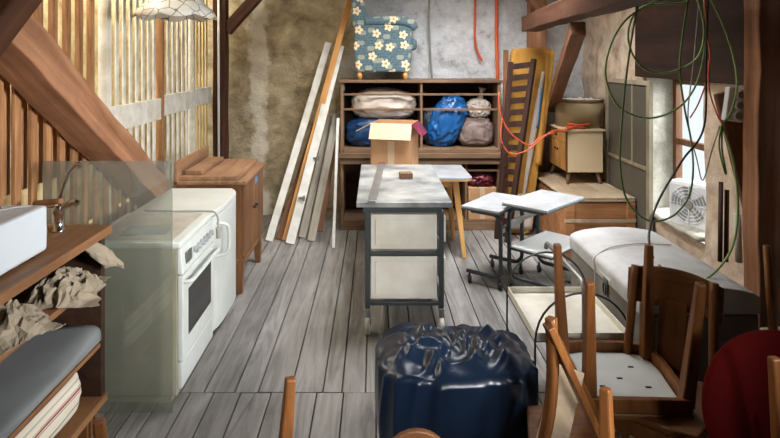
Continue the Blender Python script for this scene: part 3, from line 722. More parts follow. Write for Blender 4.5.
bag('bright blue shiny plastic bag leaning in the right half of the cabinet', (.76, 6.03, 1.10), (.17, .125, .275), M['bag_blue'], 4, .10, .85, rot=(0, .42, 0), freq=3.4, flat=None)
bag('pinkish grey bundle in the right corner of the cabinet', (1.06, 6.08, .99), (.18, .16, .15), M['bundle'], 12, .05, .6, flat=-.148, name='cloth_bundle', cat='bundle')
bag('small grey-white tied bag on the pinkish bundle', (1.1, 6.08, 1.235), (.125, .11, .10), M['bag_white'], 15, .11, .9, neck=(.03, 0, .14))
bag('crumpled red and dark plastic bag in the lower right compartment', (1.11, 6.05, .505), (.14, .14, .08), M['red_stuff'], 17, .16, .8, freq=4)
def carton(label, x0, x1, y0_, y1_, z0, z1):
    t = thing('carton', label, 'box', ((x0+x1)/2, (y0_+y1_)/2, z0), group='cartons in the cabinet')
    MB().bx(x0, x1, y0_, y1_, z0, z1).build('body', M['cardboard'], t, .004, True)
    MB().bx((x0+x1)/2-.025, (x0+x1)/2+.025, y0_-.001, y1_, z0+.01, z1+.001).build('tape', M['cardboard_in'], t, 0, True)
carton('tan carton under the red plastic bag in the cabinet', .965, 1.255, 5.89, 6.25, .29, .43)
carton('wide brown carton at the bottom of the lower right compartment', .965, 1.255, 5.885, 6.28, .10, .288)

# ================================================================ ARMCHAIR on the cabinet (seen from its side, facing right)
t = thing('armchair', 'blue flowered wing armchair standing on top of the back cabinet', 'armchair', (X(384, 5.95), 6.1, CT))
def arm(ya, yb, parent):
    poly = [(-.285, .08), (.265, .08), (.285, .30), (.285, .56), (-.15, .58), (-.30, .60), (-.315, .3)]
    return MB().prism(poly, ya, yb).build('side_panel', M['flowers'], parent, .02)
for ya, yb in ((-.235, -.165), (.165, .235)):
    arm(ya, yb, t)
    yc = (ya+yb)/2
    MB().tube(spline([(-.2, yc, .60), (0, yc, .605), (.2, yc, .60), (.29, yc, .565), (.30, yc, .53)], 6), [.052]*13+[.055]*5+[.05]*4+[.045]*3, 14).build('armrest', M['flowers'], t)
    # wing
    MB().prism([(-.32, .55), (-.16, .58), (-.185, .72), (-.22, .95), (-.31, .98), (-.335, .80)], ya+.005, yb-.005).build('wing', M['flowers'], t, .018)
MB().prism([(-.17, .30), (-.26, .30), (-.33, 1.0), (-.25, 1.02)], -.162, .162).build('backrest', M['flowers'], t, .025)
MB().bx(-.25, .27, -.163, .163, .09, .30).build('seat_base', M['flowers'], t, .01)
MB().bx(-.15, .345, -.16, .16, .305, .43).build('seat_cushion', M['flowers'], t, .035)
for x in (-.25, .22):
    for y in (-.19, .19): MB().cyl((x, y, 0), (x, y, .085), .02, .03, 14).build('leg', M['beech'], t)

# wall tubes
yw = 6.36
cable('wall_cable', [P(429.5, -12, yw), P(429, 20, yw), P(430, 50, yw), P(432, 78, yw)], .012, M['grey_cable'], 'grey cable hanging down the back wall right of the armchair')
cable('orange_conduit', [P(475.5, -12, yw), P(475, 20, yw), P(475.5, 45, yw), P(482, 61, yw)], .014, M['orange'], 'left orange conduit on the back wall with its loose end', 'conduit')
cable('orange_conduit', [P(497, -12, yw), P(496.5, 30, yw), P(497.5, 78, yw), P(497, 100, yw)], .02, M['orange'], 'thick orange conduit running down behind the cabinet end', 'conduit')

# ================================================================ WOOD TABLE, CARTON
t = thing('wooden_table', 'light wooden table with grey top in front of the cabinet', 'table', (.38, 5.29, 0))
MB().prism([(-.12, 4.98), (.80, 4.98), (.855, 5.02), (.845, 5.6), (-.12, 5.6)], .70, .722, 'z').build('tabletop', M['tabletop'], t, .004, True)
MB().prism([(-.12, 4.982), (.798, 4.982), (.852, 5.022), (.842, 5.598), (-.12, 5.598)], .685, .6995, 'z').build('top_edge', M['beech'], t, .003, True)
MB().bx(-.02, .74, 5.05, 5.52, .62, .684).build('apron', M['beech'], t, .004, True)
for (x, y, ox, oy) in ((-.0, 5.07, -.05, -.02), (.71, 5.07, .08, -.03), (-.0, 5.5, -.05, .04), (.70, 5.5, .06, .04)):
    MB().bar((x, y, .684), (x+ox, y+oy, 0), .058, .058, .034, .034).build('leg', M['beech'], t, .006, True)
# open cardboard box on it
t = thing('cardboard_box', 'open brown cardboard box standing on the wooden table', 'box', (.185, 5.26, .722), -.25)
W, D, HH = .375, .34, .46; th = .006
m = MB(); m.bx(-W/2, W/2, -D/2, D/2, 0, th)
for a in ((-W/2, W/2, -D/2, -D/2+th), (-W/2, W/2, D/2-th, D/2), (-W/2, -W/2+th, -D/2, D/2), (W/2-th, W/2, -D/2, D/2)): m.bx(*a, th, HH)
m.build('box_body', M['cardboard'], t)
def flap(name, a, b_, dv, tip, mt):
    a, b_ = Vector(a), Vector(b_); dv = Vector(dv); n = (b_-a).cross(dv).normalized()*th
    q = [a, b_, b_+dv, a+dv]; return MB().hexa(q+[p+n for p in q]).build(name, mt, t)
flap('front_flap', (-W/2, -D/2, HH), (W/2, -D/2, HH), (0, -.07, -.135), 0, M['cardboard_in'])
flap('left_flap', (-W/2, D/2, HH), (-W/2, -D/2, HH), (-.14, 0, -.075), 0, M['cardboard_in'])
flap('right_flap', (W/2, -D/2, HH), (W/2, D/2, HH), (.09, 0, -.11), 0, M['red_stuff'])
flap('back_flap', (W/2, D/2, HH), (-W/2, D/2, HH), (0, .08, -.12), 0, M['cardboard_in'])
MB().bx(-.03, .03, -D/2-.0015, -D/2, .0, HH-.16).build('tape', M['cardboard_in'], t)
MB().bx(-W/2-.001, -W/2, -.05, .05, .22, .3).build('shipping_label', M['white_plastic'], t)

# ================================================================ STEEL WORK TABLE on castors
t = thing('rolling_work_table', 'grey metal work table on castors in the middle of the room', 'table', (.19, 4.26, 0))
x0, x1, y0, y1 = -.118, .49, 3.62, 4.93
m = MB(); m.bx(x0, x1, y0, y1, .812, .847); m.build('tabletop', M['cart_top'], t, .004, True)
MB().bx(x0+.04, x1-.06, y0+.03, y1-.04, .775, .811).build('apron', M['dark_tube'], t, .003, True)
LX0, LX1, LY0, LY1 = -.048, .425, 3.66, 4.87
for x in (LX0, LX1):
    for y in (LY0, LY1):
        lg = MB().bx(x-.016, x+.016, y-.016, y+.016, .16, .775).build('leg', M['dark_tube'], t, .003, True)
        cs = MB().bx(x-.02, x+.02, y-.022, y+.022, .148, .16); cs.bar((x, y, .15), (x+.006, y-.02, .06), .034, .012); cs.cyl((x, y, .148), (x, y, .11), .014)
        co = cs.build('castor', M['steel'], lg, .002, True)
        MB().cyl((x-.016, y-.025, .052), (x+.016, y-.025, .052), .052, .052, 24).build('castor_wheel', M['bin'], t, .006, True)
for z in (.19, .505):
    for y in (LY0, LY1): MB().bx(LX0+.016, LX1-.016, y-.012, y+.012, z-.012, z+.012).build('rail', M['dark_tube'], t, .002, True)
    for x in (LX0, LX1): MB().bx(x-.012, x+.012, LY0+.016, LY1-.016, z-.012, z+.012).build('rail', M['dark_tube'], t, .002, True)
for z0, z1 in ((.53, .755), (.21, .485)):
    b = MB().bx(LX0+.02, LX1-.025, LY0+.012, LY1-.05, z0, z1).build('drawer', M['bin'], t, .006, True)
    sub(MB().bx(LX0+.05, LX1-.055, LY0+.004, LY0+.013, z0+.03, z1-.03), 'drawer_front', M['bin'], b, .003)
    sub(MB().bx(LX1+.017, LX1+.042, LY0+.1, LY1-.3, z0+.02, z1-.04), 'drawer_flange', M['bin'], b, .003)
t = thing('straightedge', 'long metal straightedge lying along the left of the work table', 'straightedge', (.018, 4.2, .848))
MB().bar((-.02, 3.56, .861), (.055, 4.84, .861), .05, .025).build('bar', M['steel'], t, .004, True)
MB().bar((.0553, 4.845, .861), (.058, 4.89, .861), .052, .027).build('end_cap', M['red_stuff'], t, .003, True)
rb = tag(MB().bx(-.05, .045, -.04, .04, 0, .045).build('wood_block', M['cabinet'], bevel=.003), 'small wooden block on the metal work table', 'block'); rb.location = (.235, 4.35, .848); rb.rotation_euler = (0, 0, .12)

# ================================================================ TWO TROLLEY TABLES
def frame_c(base, v, w_, Lw, Ht, r=.016):
    """C-shaped tube frame: arm under the top, upright at base, foot along the floor"""
    p = lambda s, z: Vector((base[0]+w_[0]*s, base[1]+w_[1]*s, z))
    R = .07
    pts = [p(Lw, Ht), p(R, Ht)]+[p(R-R*math.sin(a), Ht-R+R*math.cos(a)) for a in (.4, .8, 1.2)]+[p(0, Ht-R), p(0, .09+R)]
    pts += [p(R-R*math.cos(a), .09+R-R*math.sin(a)) for a in (.4, .8, 1.2)]+[p(R, .09), p(Lw*1.15, .09)]
    return MB().tube(pts, r, 10), p(Lw*1.1, .09)
def trolley(label, V0, v, w_, Ht, Lv, Lw, shelf=None, tilt=0):
    t = thing('trolley_table', label, 'table', (V0[0]+v[0]*Lv/2+w_[0]*Lw/2, V0[1]+v[1]*Lv/2+w_[1]*Lw/2, 0), group='tubular trolley tables')
    v, w_ = Vector((*v, 0)), Vector((*w_, 0)); V = Vector((*V0, 0))
    z1 = Vector((0, 0, Ht)); q = lambda a, b_, z: V+v*a+w_*b_+Vector((0, 0, z))
    hx = lambda a0, a1, b0, b1, z0, z1_: MB().hexa([q(a0, b0, z0), q(a1, b0, z0), q(a1, b1, z0), q(a0, b1, z0), q(a0, b0, z1_), q(a1, b0, z1_), q(a1, b1, z1_), q(a0, b1, z1_)])
    hx(-.02, Lv, -.02, Lw, Ht-.018, Ht).build('tabletop', M['tabletop'], t, .004, True)
    hx(-.022, Lv+.002, -.022, Lw+.002, Ht-.03, Ht-.0185).build('edge_band', M['dark_tube'], t, .003, True)
    for a in (.05, Lv-.09):
        fr, e = frame_c(tuple((V+v*a)[:2]), v, w_, Lw*.82, Ht-.047)
        f = fr.build('side_frame', M['dark_tube'], t, 0, True)
        for s in (.03, .97):
            pe = (V+v*a).lerp(e, s); pe.z = .0
            cst = MB().cyl(pe+Vector((-.012, 0, .03)), pe+Vector((.012, 0, .03)), .03, .03, 18); cst.cyl(pe+Vector((0, 0, .03)), pe+Vector((0, 0, .085)), .008)
            cst.build('castor', M['black'], f, 0, True)
    MB().bar(q(.05, 0, Ht-.17), q(Lv-.09, 0, Ht-.17), .02, .035).build('crossbar', M['steel'], t, .003, True)
    if shelf:
        hx(.02, Lv-.02, .03, Lw+.02, shelf-.016, shelf).build('lower_shelf', M['white_top'], t, .004, True)
        hx(.018, Lv-.018, .028, Lw+.022, shelf-.03, shelf-.0165).build('shelf_edge', M['dark_tube'], t, .003, True)
        MB().bar(q(.05, .0, shelf-.035), q(.05, Lw*.9, shelf-.035), .02, .012).build('shelf_bracket', M['dark_tube'], t, 0, True)
trolley('lower grey topped tubular trolley table, left of the pair', (.925, 4.29), (.6, .8), (-.8, .6), .615, .55, .30)
trolley('taller grey topped trolley table with a white lower shelf', (1.0, 4.36), (.707, .707), (.707, -.707), .665, .58, .35, .335)

# ================================================================ PINE CRATE, NIGHTSTAND and what stands on them
t = thing('wooden_crate', 'reddish pine crate with lid in the back right corner', 'crate', (1.95, 5.5, 0))
kx0, kx1, ky0, ky1 = 1.665, 2.27, 4.98, 6.1
MB().bx(kx0+.015, kx1-.015, ky0+.015, ky1-.015, .02, .50).build('body', M['pine_x'], t, .004, True)
m = MB()
for i in range(3):
    a = kx0+(kx1-kx0)*i/3; m.bx(a+.002, a+(kx1-kx0)/3-.002, ky0-.01, ky1, .53, .55)
m.build('lid', M['pine_pale'], t, .004, True)
MB().bx(kx0-.01, kx1, ky0-.012, ky0+.02, .512, .529).build('lid_edge', M['pine_pale'], t, .003, True)
MB().bx(kx0, kx1, ky0-.003, ky0+.014, .36, .505).build('front_board', M['pine_x'], t, .005, True)
MB().bx(kx0, kx1, ky0-.002, ky0+.014, .20, .345).build('front_board', M['pine_x'], t, .005, True)
MB().bx(kx0, kx1, ky0-.003, ky0+.014, .0, .185).build('front_board', M['pine_x'], t, .005, True)
for x in (kx0, kx1-.075): MB().bx(x, x+.075, ky0-.018, ky0-.0035, .0, .505).build('corner_batten', M['pine_x'], t, .004, True)
MB().bx(kx0-.02, kx1+.005, ky0-.022, ky0-.0185, .335, .365).build('front_strip', M['pine_pale'], t, .001, True)
t = thing('nightstand', 'small retro nightstand with a drawer and two doors on the pine crate', 'nightstand', (2.02, 5.78, .551))
nx0, nx1, ny0, ny1, nz0, nz1 = 1.845, 2.20, 5.5, 6.05, .665, 1.06
MB().bx(nx0+.014, nx1, ny0, ny1, nz0, nz1).build('body', M['cream'], t, .004, True)
MB().bx(nx0-.015, nx1+.02, ny0-.015, ny1, nz1, nz1+.018).build('top', M['cream'], t, .004, True)
dr = MB().bx(nx0, nx0+.013, ny0+.015, ny1-.012, nz1-.115, nz1-.01).build('drawer', M['honey'], t, .002, True)
sub(MB().blob((nx0-.01, (ny0+ny1)/2, nz1-.062), (.012, .012, .012), 0, 1, 2), 'knob', M['dark_wood'], dr)
for i in (0, 1):
    a = ny0+.015+i*.263; d = MB().bx(nx0, nx0+.013, a, a+.256, nz0+.01, nz1-.122).build('door', M['honey'], t, .002, True)
    sub(MB().blob((nx0-.01, a+(.225 if i == 0 else .03), nz1-.2), (.011, .011, .011), 0, 1, 2), 'knob', M['dark_wood'], d)
MB().bx(nx0-.003, nx0+.0135, ny0-.002, ny0+.013, nz0, nz1).build('front_edge', M['brown_board'], t, .001, True)
for (x, y, ox, oy) in ((nx0+.045, ny0+.05, -.03, -.035), (nx1-.045, ny0+.05, .03, -.035), (nx0+.045, ny1-.06, -.03, .03), (nx1-.045, ny1-.06, .03, .03)):
    MB().cyl((x, y, nz0), (x+ox, y+oy, .552), .021, .013, 12).build('leg', M['cabinet_z'], t, 0, True)
t = thing('cardboard_drum', 'round cardboard drum with ragged top standing on the nightstand', 'drum', (2.09, 5.84, 1.079))
m = MB(); m.capped([(.232, 0), (.235, .27), (.225, .27), (.222, .02)], (0, 0, 0), 40); m.build('shell', M['drum'], t)
MB().lathe([(.2365, .245), (.2385, .25), (.2385, .272), (.2365, .277)], (0, 0, 0), 40)[0].build('rim_band', M['cabinet'], t, mods=[('SOLIDIFY', {'thickness': .003})])
m = MB(); m.grid(lambda u, v: ((.02+.2*u)*math.cos(2*PI*v), (.02+.2*u)*math.sin(2*PI*v), .262+.045*abs(noise.noise(Vector((u*3*math.cos(2*PI*v), u*3*math.sin(2*PI*v), 4))))), 8, 30, False)
m.build('crumpled_liner', M['dust'], t)
# orange cable coil, its tail draped to the left
pts = []
for k in range(5):
    for j in range(14):
        a = 2*PI*j/14; r = .085+.012*math.sin(k*2.1)
        pts.append((1.965+r*1.05*math.cos(a)+.006*k, 5.58+r*.75*math.sin(a), 1.088+.009*k+.004*math.sin(3*a+k)))
pts += [(1.92, 5.50, 1.105), (1.83, 5.46, 1.085), P(541, 137, 5.46), P(531, 145, 5.42), P(519, 140, 5.4), P(508, 130, 5.38), P(500, 112, 5.36), P(499, 92, 5.34)]
cable('extension_cable', pts, .0075, M['orange'], 'coiled orange extension cable on top of the nightstand', sub=4)
cable('extension_cable', [(1.9, 5.492, 1.086), P(553, 131, 5.44), P(540, 140, 5.42), P(528, 150, 5.4), P(514, 154, 5.38), P(506, 150, 5.38), P(501, 138, 5.36), P(502, 118, 5.36)], .0065, M['orange'], 'single orange cable sagging left from the nightstand')

# ================================================================ FOLDED BED: yellow mattress and dark slatted frame
t = thing('folded_mattress', 'mattress in a yellow cover standing upright beside the nightstand', 'mattress', (1.5, 5.72, 0))
def path(s):
    b, tp = Vector((1.42, 5.76, .02)), Vector((1.65, 6.03, 1.87)); return b.lerp(tp, s)
m = MB()
def hwf(s): return .135+.07*min(1, s*1.25)
def mf(u, v):
    ce = path(v); ang = u*2*PI; e = .22
    ex = math.copysign(abs(math.cos(ang))**e, math.cos(ang)); ey = math.copysign(abs(math.sin(ang))**e, math.sin(ang))
    sh = 1 if v < .97 else 1-((v-.97)/.03)**2*.12
    n = noise.noise(Vector((ex*2+v*1.3, v*4, ey)))*.014+.008*math.sin(v*11+ex*5)
    return (ce.x+(hwf(v)*sh)*ex+n, ce.y+.07*ey*sh+n, ce.z)
m.grid(mf, 64, 60); m.grid(lambda u, v: Vector(mf(u, 1)).lerp(path(1)+Vector((0, 0, .006)), v), 64, 4); m.grid(lambda u, v: Vector(mf(u, 0)).lerp(path(0), v), 64, 2)
bmesh.ops.remove_doubles(m.bm, verts=m.bm.verts[:], dist=.0005)
m.build('cover', M['yellow'], t, 0, True)
def wsf(u, v):
    s = .17+.70*v; ce = path(s); k = math.sin(PI*v)
    return (ce.x+hwf(s)*(.12+.42*v*v+.33*u*(.35+.65*k)), ce.y-.095-.012*math.sin(u*PI), ce.z)
ws = MB().grid(wsf, 6, 28).build('white_sheet', M['bag_white'], t, 0, True, mods=[('SOLIDIFY', {'thickness': .005})])
def bsf(u, v):
    s = .56+.22*v; ce = path(s)
    return (ce.x+hwf(s)*(.50+.1*u), ce.y-.112, ce.z)
MB().grid(bsf, 2, 10).build('blue_strip', M['blue_tape'], ws, 0, True, mods=[('SOLIDIFY', {'thickness': .003})])
def fsf(u, v):
    s = .36+.63*v; ce = path(s); return (ce.x+hwf(s)*(.70+.36*u), ce.y-.10-.02*math.sin(u*PI*1.3+v*3)*u, ce.z)
MB().grid(fsf, 6, 24).build('cover_flap', M['yellow'], t, 0, True, mods=[('SOLIDIFY', {'thickness': .006})])
def wsb(u, v): s = .02+.19*v; ce = path(s); return (ce.x+(u-.5)*2.0*hwf(s), ce.y-.088-.008*math.sin(u*PI*2), ce.z)
MB().grid(wsb, 6, 8).build('bottom_sheet', M['bag_white'], t, 0, True, mods=[('SOLIDIFY', {'thickness': .005})])
t = thing('slatted_bed_frame', 'dark slatted bed frame leaning left of the yellow mattress', 'bed frame', (1.28, 5.6, 0))
A0, A1 = P(497, 222, 5.58), P(511, 62, 5.80); B0, B1 = P(507, 226, 5.46), P(534, 59, 5.74)
A0.z = B0.z = .0
MB().bar(A0, A1, .05, .04).build('rail', M['dark_wood'], t, .004, True)
MB().bar(B0, B1, .05, .04).build('rail', M['dark_wood'], t, .004, True)
for i in range(15):
    s = .04+.93*i/14; MB().bar(A0.lerp(A1, s), B0.lerp(B1, s), .014, .058).build('slat', M['dark_wood'], t, .002, True)
tag(MB().bar(P(505, 226, 5.72), P(506, 50, 5.92), .05, .03).build('dark_board', M['brown_board'], bevel=.004), 'upright dark brown board between cabinet end and bed frame', 'board')

# ================================================================ PANEL on the right wall
t = thing('framed_panel', 'tall grey panel in a pale wooden frame against the right wall', 'panel', (2.28, 5.2, 0))
py0, py1, pz = 4.72, 5.62, 1.575
MB().bx(2.285, 2.30, py0+.05, py1-.04, .05, pz-.04).build('panel', M['grey_panel'], t, 0, True)
for (a, b_) in ((py0, py0+.055), (py1-.045, py1)): MB().bx(2.27, 2.305, a, b_, 0, pz).build('stile', M['panel_frame'], t, .003, True)
for (a, b_) in ((pz-.04, pz), (.82, .85), (.0, .06)): MB().bx(2.272, 2.303, py0+.056, py1-.046, a, b_).build('rail', M['panel_frame'], t, .003, True)
MB().bx(2.278, 2.287, 5.05, 5.07, .852, pz-.042).build('batten', M['panel_frame'], t, .001, True)

# ================================================================ FAN in the window
t = thing('box_fan', 'white box fan with round grille on the window sill', 'fan', (2.44, 4.36, NZ0+.02), (0, 0, .55))
MB().bx(-.065, .065, -.17, .17, 0, .36).build('housing', M['white_plastic'], t, .03)
m = MB()
for r in (.14, .115, .09, .065, .04): m.tube([(-.07, r*math.cos(a*PI/16), .19+r*math.sin(a*PI/16)) for a in range(32)], .0028, 6, True)
for k in range(8): a = k*PI/4; m.tube([(-.071, .035*math.cos(a), .19+.035*math.sin(a)), (-.071, .145*math.cos(a), .19+.145*math.sin(a))], .0028, 6)
m.build('grille', M['white_plastic'], t)
MB().cyl((-.066, 0, .19), (-.078, 0, .19), .035, .03, 24).build('hub', M['grey_cable'], t)
m = MB()
for k in range(5):
    a = k*2*PI/5; m.bar((-.0665, .03*math.cos(a), .19+.03*math.sin(a)), (-.0665, .13*math.cos(a+.2), .19+.13*math.sin(a+.2)), .04, .002, .07, .002, up=(1, 0, 0))
m.build('blade', M['tabletop'], t)

# ================================================================ TRUNK
t = thing('storage_trunk', 'long grey trunk with domed lid below the window', 'trunk', (1.63, 3.36, 0))
tx0, tx1, ty0, ty1, tz = 1.33, 1.93, 2.86, 3.88, .52
MB().bx(tx0, tx1, ty0, ty1, .0, tz-.05).build('body', M['trunk_side'], t, .012, True)
poly = [(tx0-.006, tz-.048), (tx0-.006, tz+.03)]+[(tx0+.3-.306*math.cos(a), tz+.03+.065*math.sin(a)) for a in (.25, .5, .8, 1.2, 1.57, 1.95, 2.34, 2.64, 2.9)]+[(tx1+.006, tz+.03), (tx1+.006, tz-.048)]
MB().prism(poly, ty0-.006, ty1+.006).build('lid', M['trunk'], t, .01, True)
MB().bx(tx0-.012, tx0-.0062, 3.24, 3.30, .40, .52).build('latch', M['steel'], t, .003, True)
MB().tube([(tx0-.014, 3.25+.02*math.cos(a)+.02, .44+.035*math.sin(a)) for a in [k*PI/8 for k in range(16)]], .004, 6, True).build('hasp_ring', M['dark_tube'], t, 0, True)
MB().bx(tx0-.016, tx0-.0125, 3.19, 3.34, .505, .518).build('hasp_strap', M['bin'], t, .001, True)
cable('thin_cord', [(tx0-.012, 3.40, .30), (tx0-.013, 3.42, .50), (tx0-.008, 3.44, .555), (tx0+.1, 3.47, .608), (tx0+.3, 3.5, .624), (tx0+.5, 3.52, .608)], .004, M['dust'], 'thin pale cord lying across the trunk lid', 'cord')

# ================================================================ TEA CART
t = thing('tea_cart', 'wire-framed tea cart with a white tray beside the trunk', 'cart', (.985, 2.97, 0))
qx0, qx1, qy0, qy1, qz = .762, 1.20, 2.70, 3.24, .428
m = MB(); m.bx(qx0, qx1, qy0, qy1, qz-.008, qz)
for a in ((qx0, qx1, qy0-.006, qy0), (qx0, qx1, qy1, qy1+.006), (qx0-.006, qx0, qy0-.006, qy1+.006), (qx1, qx1+.006, qy0-.006, qy1+.006)): m.bx(*a, qz-.008, qz+.032)
m.build('tray', M['bin'], t, .002, True)
for y in (qy0-.015, qy1+.015):
    r = (qx1-qx0)/2+.006; cx = (qx0+qx1)/2
    pts = [(qx0-.008, y, .03), (qx0-.008, y, qz)]+[(cx-r*math.cos(a), y, qz+.225*math.sin(a)) for a in [PI*k/16 for k in range(1, 16)]]+[(qx1+.008, y, qz), (qx1+.008, y, .03)]
    h = MB().tube(pts, .0055, 8).build('hoop_frame', M['dark_tube'], t, 0, True)
    for x in (qx0-.008, qx1+.008): MB().cyl((x-.01, y, .024), (x+.01, y, .024), .024, .024, 16).build('castor', M['black'], h, 0, True)
cx = (qx0+qx1)/2
hp = [(cx, qy0-.03, .1), (cx, qy0-.03, .62)]+[(cx, qy0-.03+.05*(1-math.cos(a)), .655+.05*math.sin(a)) for a in (.3, .8, 1.3)]+[(cx, qy1-.03, .708)]+[(cx, qy1+.03-.04*(1-math.sin(a))-.0, .668+.04*math.cos(a)) for a in (.5, 1.0, 1.5)]
MB().tube(hp, .0125, 10).build('handle', M['steel'], t, 0, True)
for y in (qy0+.02, qy1-.02): MB().bx(qx0, qx1, y-.006, y+.006, qz-.022, qz-.009).build('tray_bearer', M['dark_tube'], t, 0, True)

# ================================================================ RUBBISH BAG
m = MB(); cxb, cyb, hb = .33, 2.40, .515
def rbf(u, v):
    a = 2*PI*u; ca, sa = math.cos(a), math.sin(a); e = .55
    ex, ey = math.copysign(abs(ca)**e, ca), math.copysign(abs(sa)**e, sa)
    if v < .55:
        s = v/.55; bulge = 1+.06*math.sin(PI*s)-.12*(1-s)**3
        fold = .012*noise.noise(Vector((ex*3, ey*3, s*1.2)))+.02*s*s*(1-2*abs(noise.noise(Vector((ex*4, ey*4, s)))))
        rr, z = 1.0, .005+hb*s+.02*s*noise.noise(Vector((ex*2.5, ey*2.5, 9)))
        return (cxb+ex*(.305*bulge+fold), cyb+ey*(.235*bulge+fold), z)
    s = (v-.55)/.45; rr = 1-s
    px_, py_ = ex*rr, ey*rr
    # folds gathered towards the middle of the mouth, running mostly front to back
    w1 = noise.noise(Vector((px_*1.2, py_*1.2, 3)))*.7
    r1 = 1-2.0*abs(noise.noise(Vector((px_*2.3+py_*1.1+w1, py_*.55-px_*.2, 1))))
    r2 = 1-2.2*abs(noise.noise(Vector((px_*5.2-py_*1.9+w1, py_*.9, 6))))
    k = min(1, s*3)
    z = .005+hb+.02*math.sin(min(1, s*1.6)*PI/2)+(.042*r1+.015*r2)*k+.02*(1-k)*noise.noise(Vector((ex*2.5, ey*2.5, 9)))-.015*py_
    return (cxb+ex*(.305)*rr*(1+.02*r2), cyb+ey*.235*rr, z)
m.grid(rbf, 180, 110); bmesh.ops.remove_doubles(m.bm, verts=m.bm.verts[:], dist=.0005)
tag(m.build('rubbish_bag', M['bag_navy']), 'large dark blue rubbish bag standing in the foreground', 'bag')

# ================================================================ CABLES and POWER STRIP at the right
D = 3.5
def cab(pp, r, mt, label, dd=None, **k):
    cable('hanging_cable', [P(q[0], q[1], (q[2] if len(q) > 2 else D)) for q in pp], r, mt, label, group='cables hanging by the window', **k)
cab([(704, -14), (685, 2), (662, 4), (640, 8), (629, 27), (630, 48), (641, 66), (658, 73), (678, 70), (697, 58), (704, 36), (701, 10), (692, -12)], .0062, M['green'], 'green cable coiled in a tight upper loop before the dark lintel')
cab([(708, -14), (680, -4, 3.4), (650, 4, 3.4), (624, 22, 3.4), (609, 50, 3.4), (606, 79, 3.4), (619, 107, 3.4), (647, 118, 3.4), (675, 110, 3.4), (694, 89, 3.45), (704, 55), (705, 17), (703, -14)], .0062, M['green'], 'green cable making the widest loop left of the window')
cab([(650, -14, 3.3), (637, 10, 3.3), (627, 70, 3.3), (622, 120, 3.3), (620, 165, 3.3), (627, 200, 3.3), (647, 220, 3.3), (671, 217, 3.35), (688, 198, 3.4), (693, 172, 3.4), (691, 140), (684, 105), (680, 60), (690, -12)], .006, M['green_dk'], 'dark green cable drooping lowest in front of the framed panel')
cab([(708, -10, 3.4), (706, 60, 3.35), (704, 127, 3.25), (682, 161, 3.15), (658, 202, 3.0), (649, 235, 2.85), (653, 258, 2.7)], .006, M['black'], 'black cable hanging across the window down to the trunk')
cab([(705, -12, 3.45), (722, 22, 3.4), (733, 55, 3.35), (737, 85, 3.3), (731, 112, 3.25), (722, 124, 3.2)], .0062, M['green'], 'green cable curving right down to the power strip')
cab([(722, 124, 3.18), (733, 160, 3.12), (738, 205, 3.1), (733, 245, 3.05), (716, 271, 3.0), (694, 284, 2.95), (674, 279, 2.9), (659, 265, 2.84)], .0062, M['green'], 'green cable running from the power strip down over the trunk')
cab([(722, 124, 3.17), (719, 145, 3.17), (724, 170, 3.17), (726, 172, 3.17), (722, 150, 3.17), (722, 128, 3.17)], .005, M['green'], 'short green cable end dangling below the power strip')
cab([(704, -12, 3.42), (707, 30, 3.42), (710, 65, 3.42), (700, 100, 3.42), (690, 118, 3.42)], .0045, M['orange'], 'thin orange wire hanging in front of the dark lintel')
cab([(709, 60, 3.38), (709, 88, 3.34), (716, 112, 3.24), (722, 124, 3.19)], .0045, M['orange'], 'short orange wire leading to the power strip')
cab([(700, -12, 3.55), (694, 60, 3.55), (688, 118, 3.6), (697, 160, 3.62), (703, 180, 3.6), (712, 150, 3.5), (720, 126, 3.25)], .004, M['grey_cable'], 'thin grey wire crossing the bright window')
t = thing('power_strip', 'white three-socket power strip fixed beside the right post', 'power strip', tuple(P(729.5, 121, 3.385)), (0, math.radians(8), 0))
MB().bx(-.055, .055, -.045, 0, 0, .20).build('housing', M['white_plastic'], t, .008)
for k in range(3):
    s = MB().cyl((.018, -.045, .038+.062*k), (.018, -.0535, .038+.062*k), .029, .027, 22).build('socket', M['white_plastic'], t, .002)
    m = MB(); m.cyl((.018, -.0537, .038+.062*k), (.018, -.0545, .038+.062*k), .021, .021, 20); m.build('socket_recess', M['grey_cable'], s)
for pxl, pyt, lb in ((721, 182, 'dark thin rod leaning on the wall right of the window'), (727, 190, 'second dark rod leaning beside the right post')):
    tag(MB().cyl(P(pxl-1, 262, 3.60), P(pxl, pyt, 3.72), .014, .014, 10).build('metal_rod', M['dark_wood']), lb, 'rod')
tag(MB().cyl(P(739, 262, 3.44), P(737, 214, 3.44), .02, .02, 12).build('pipe_stub', M['dust']), 'pale pipe end standing left of the right post', 'pipe')

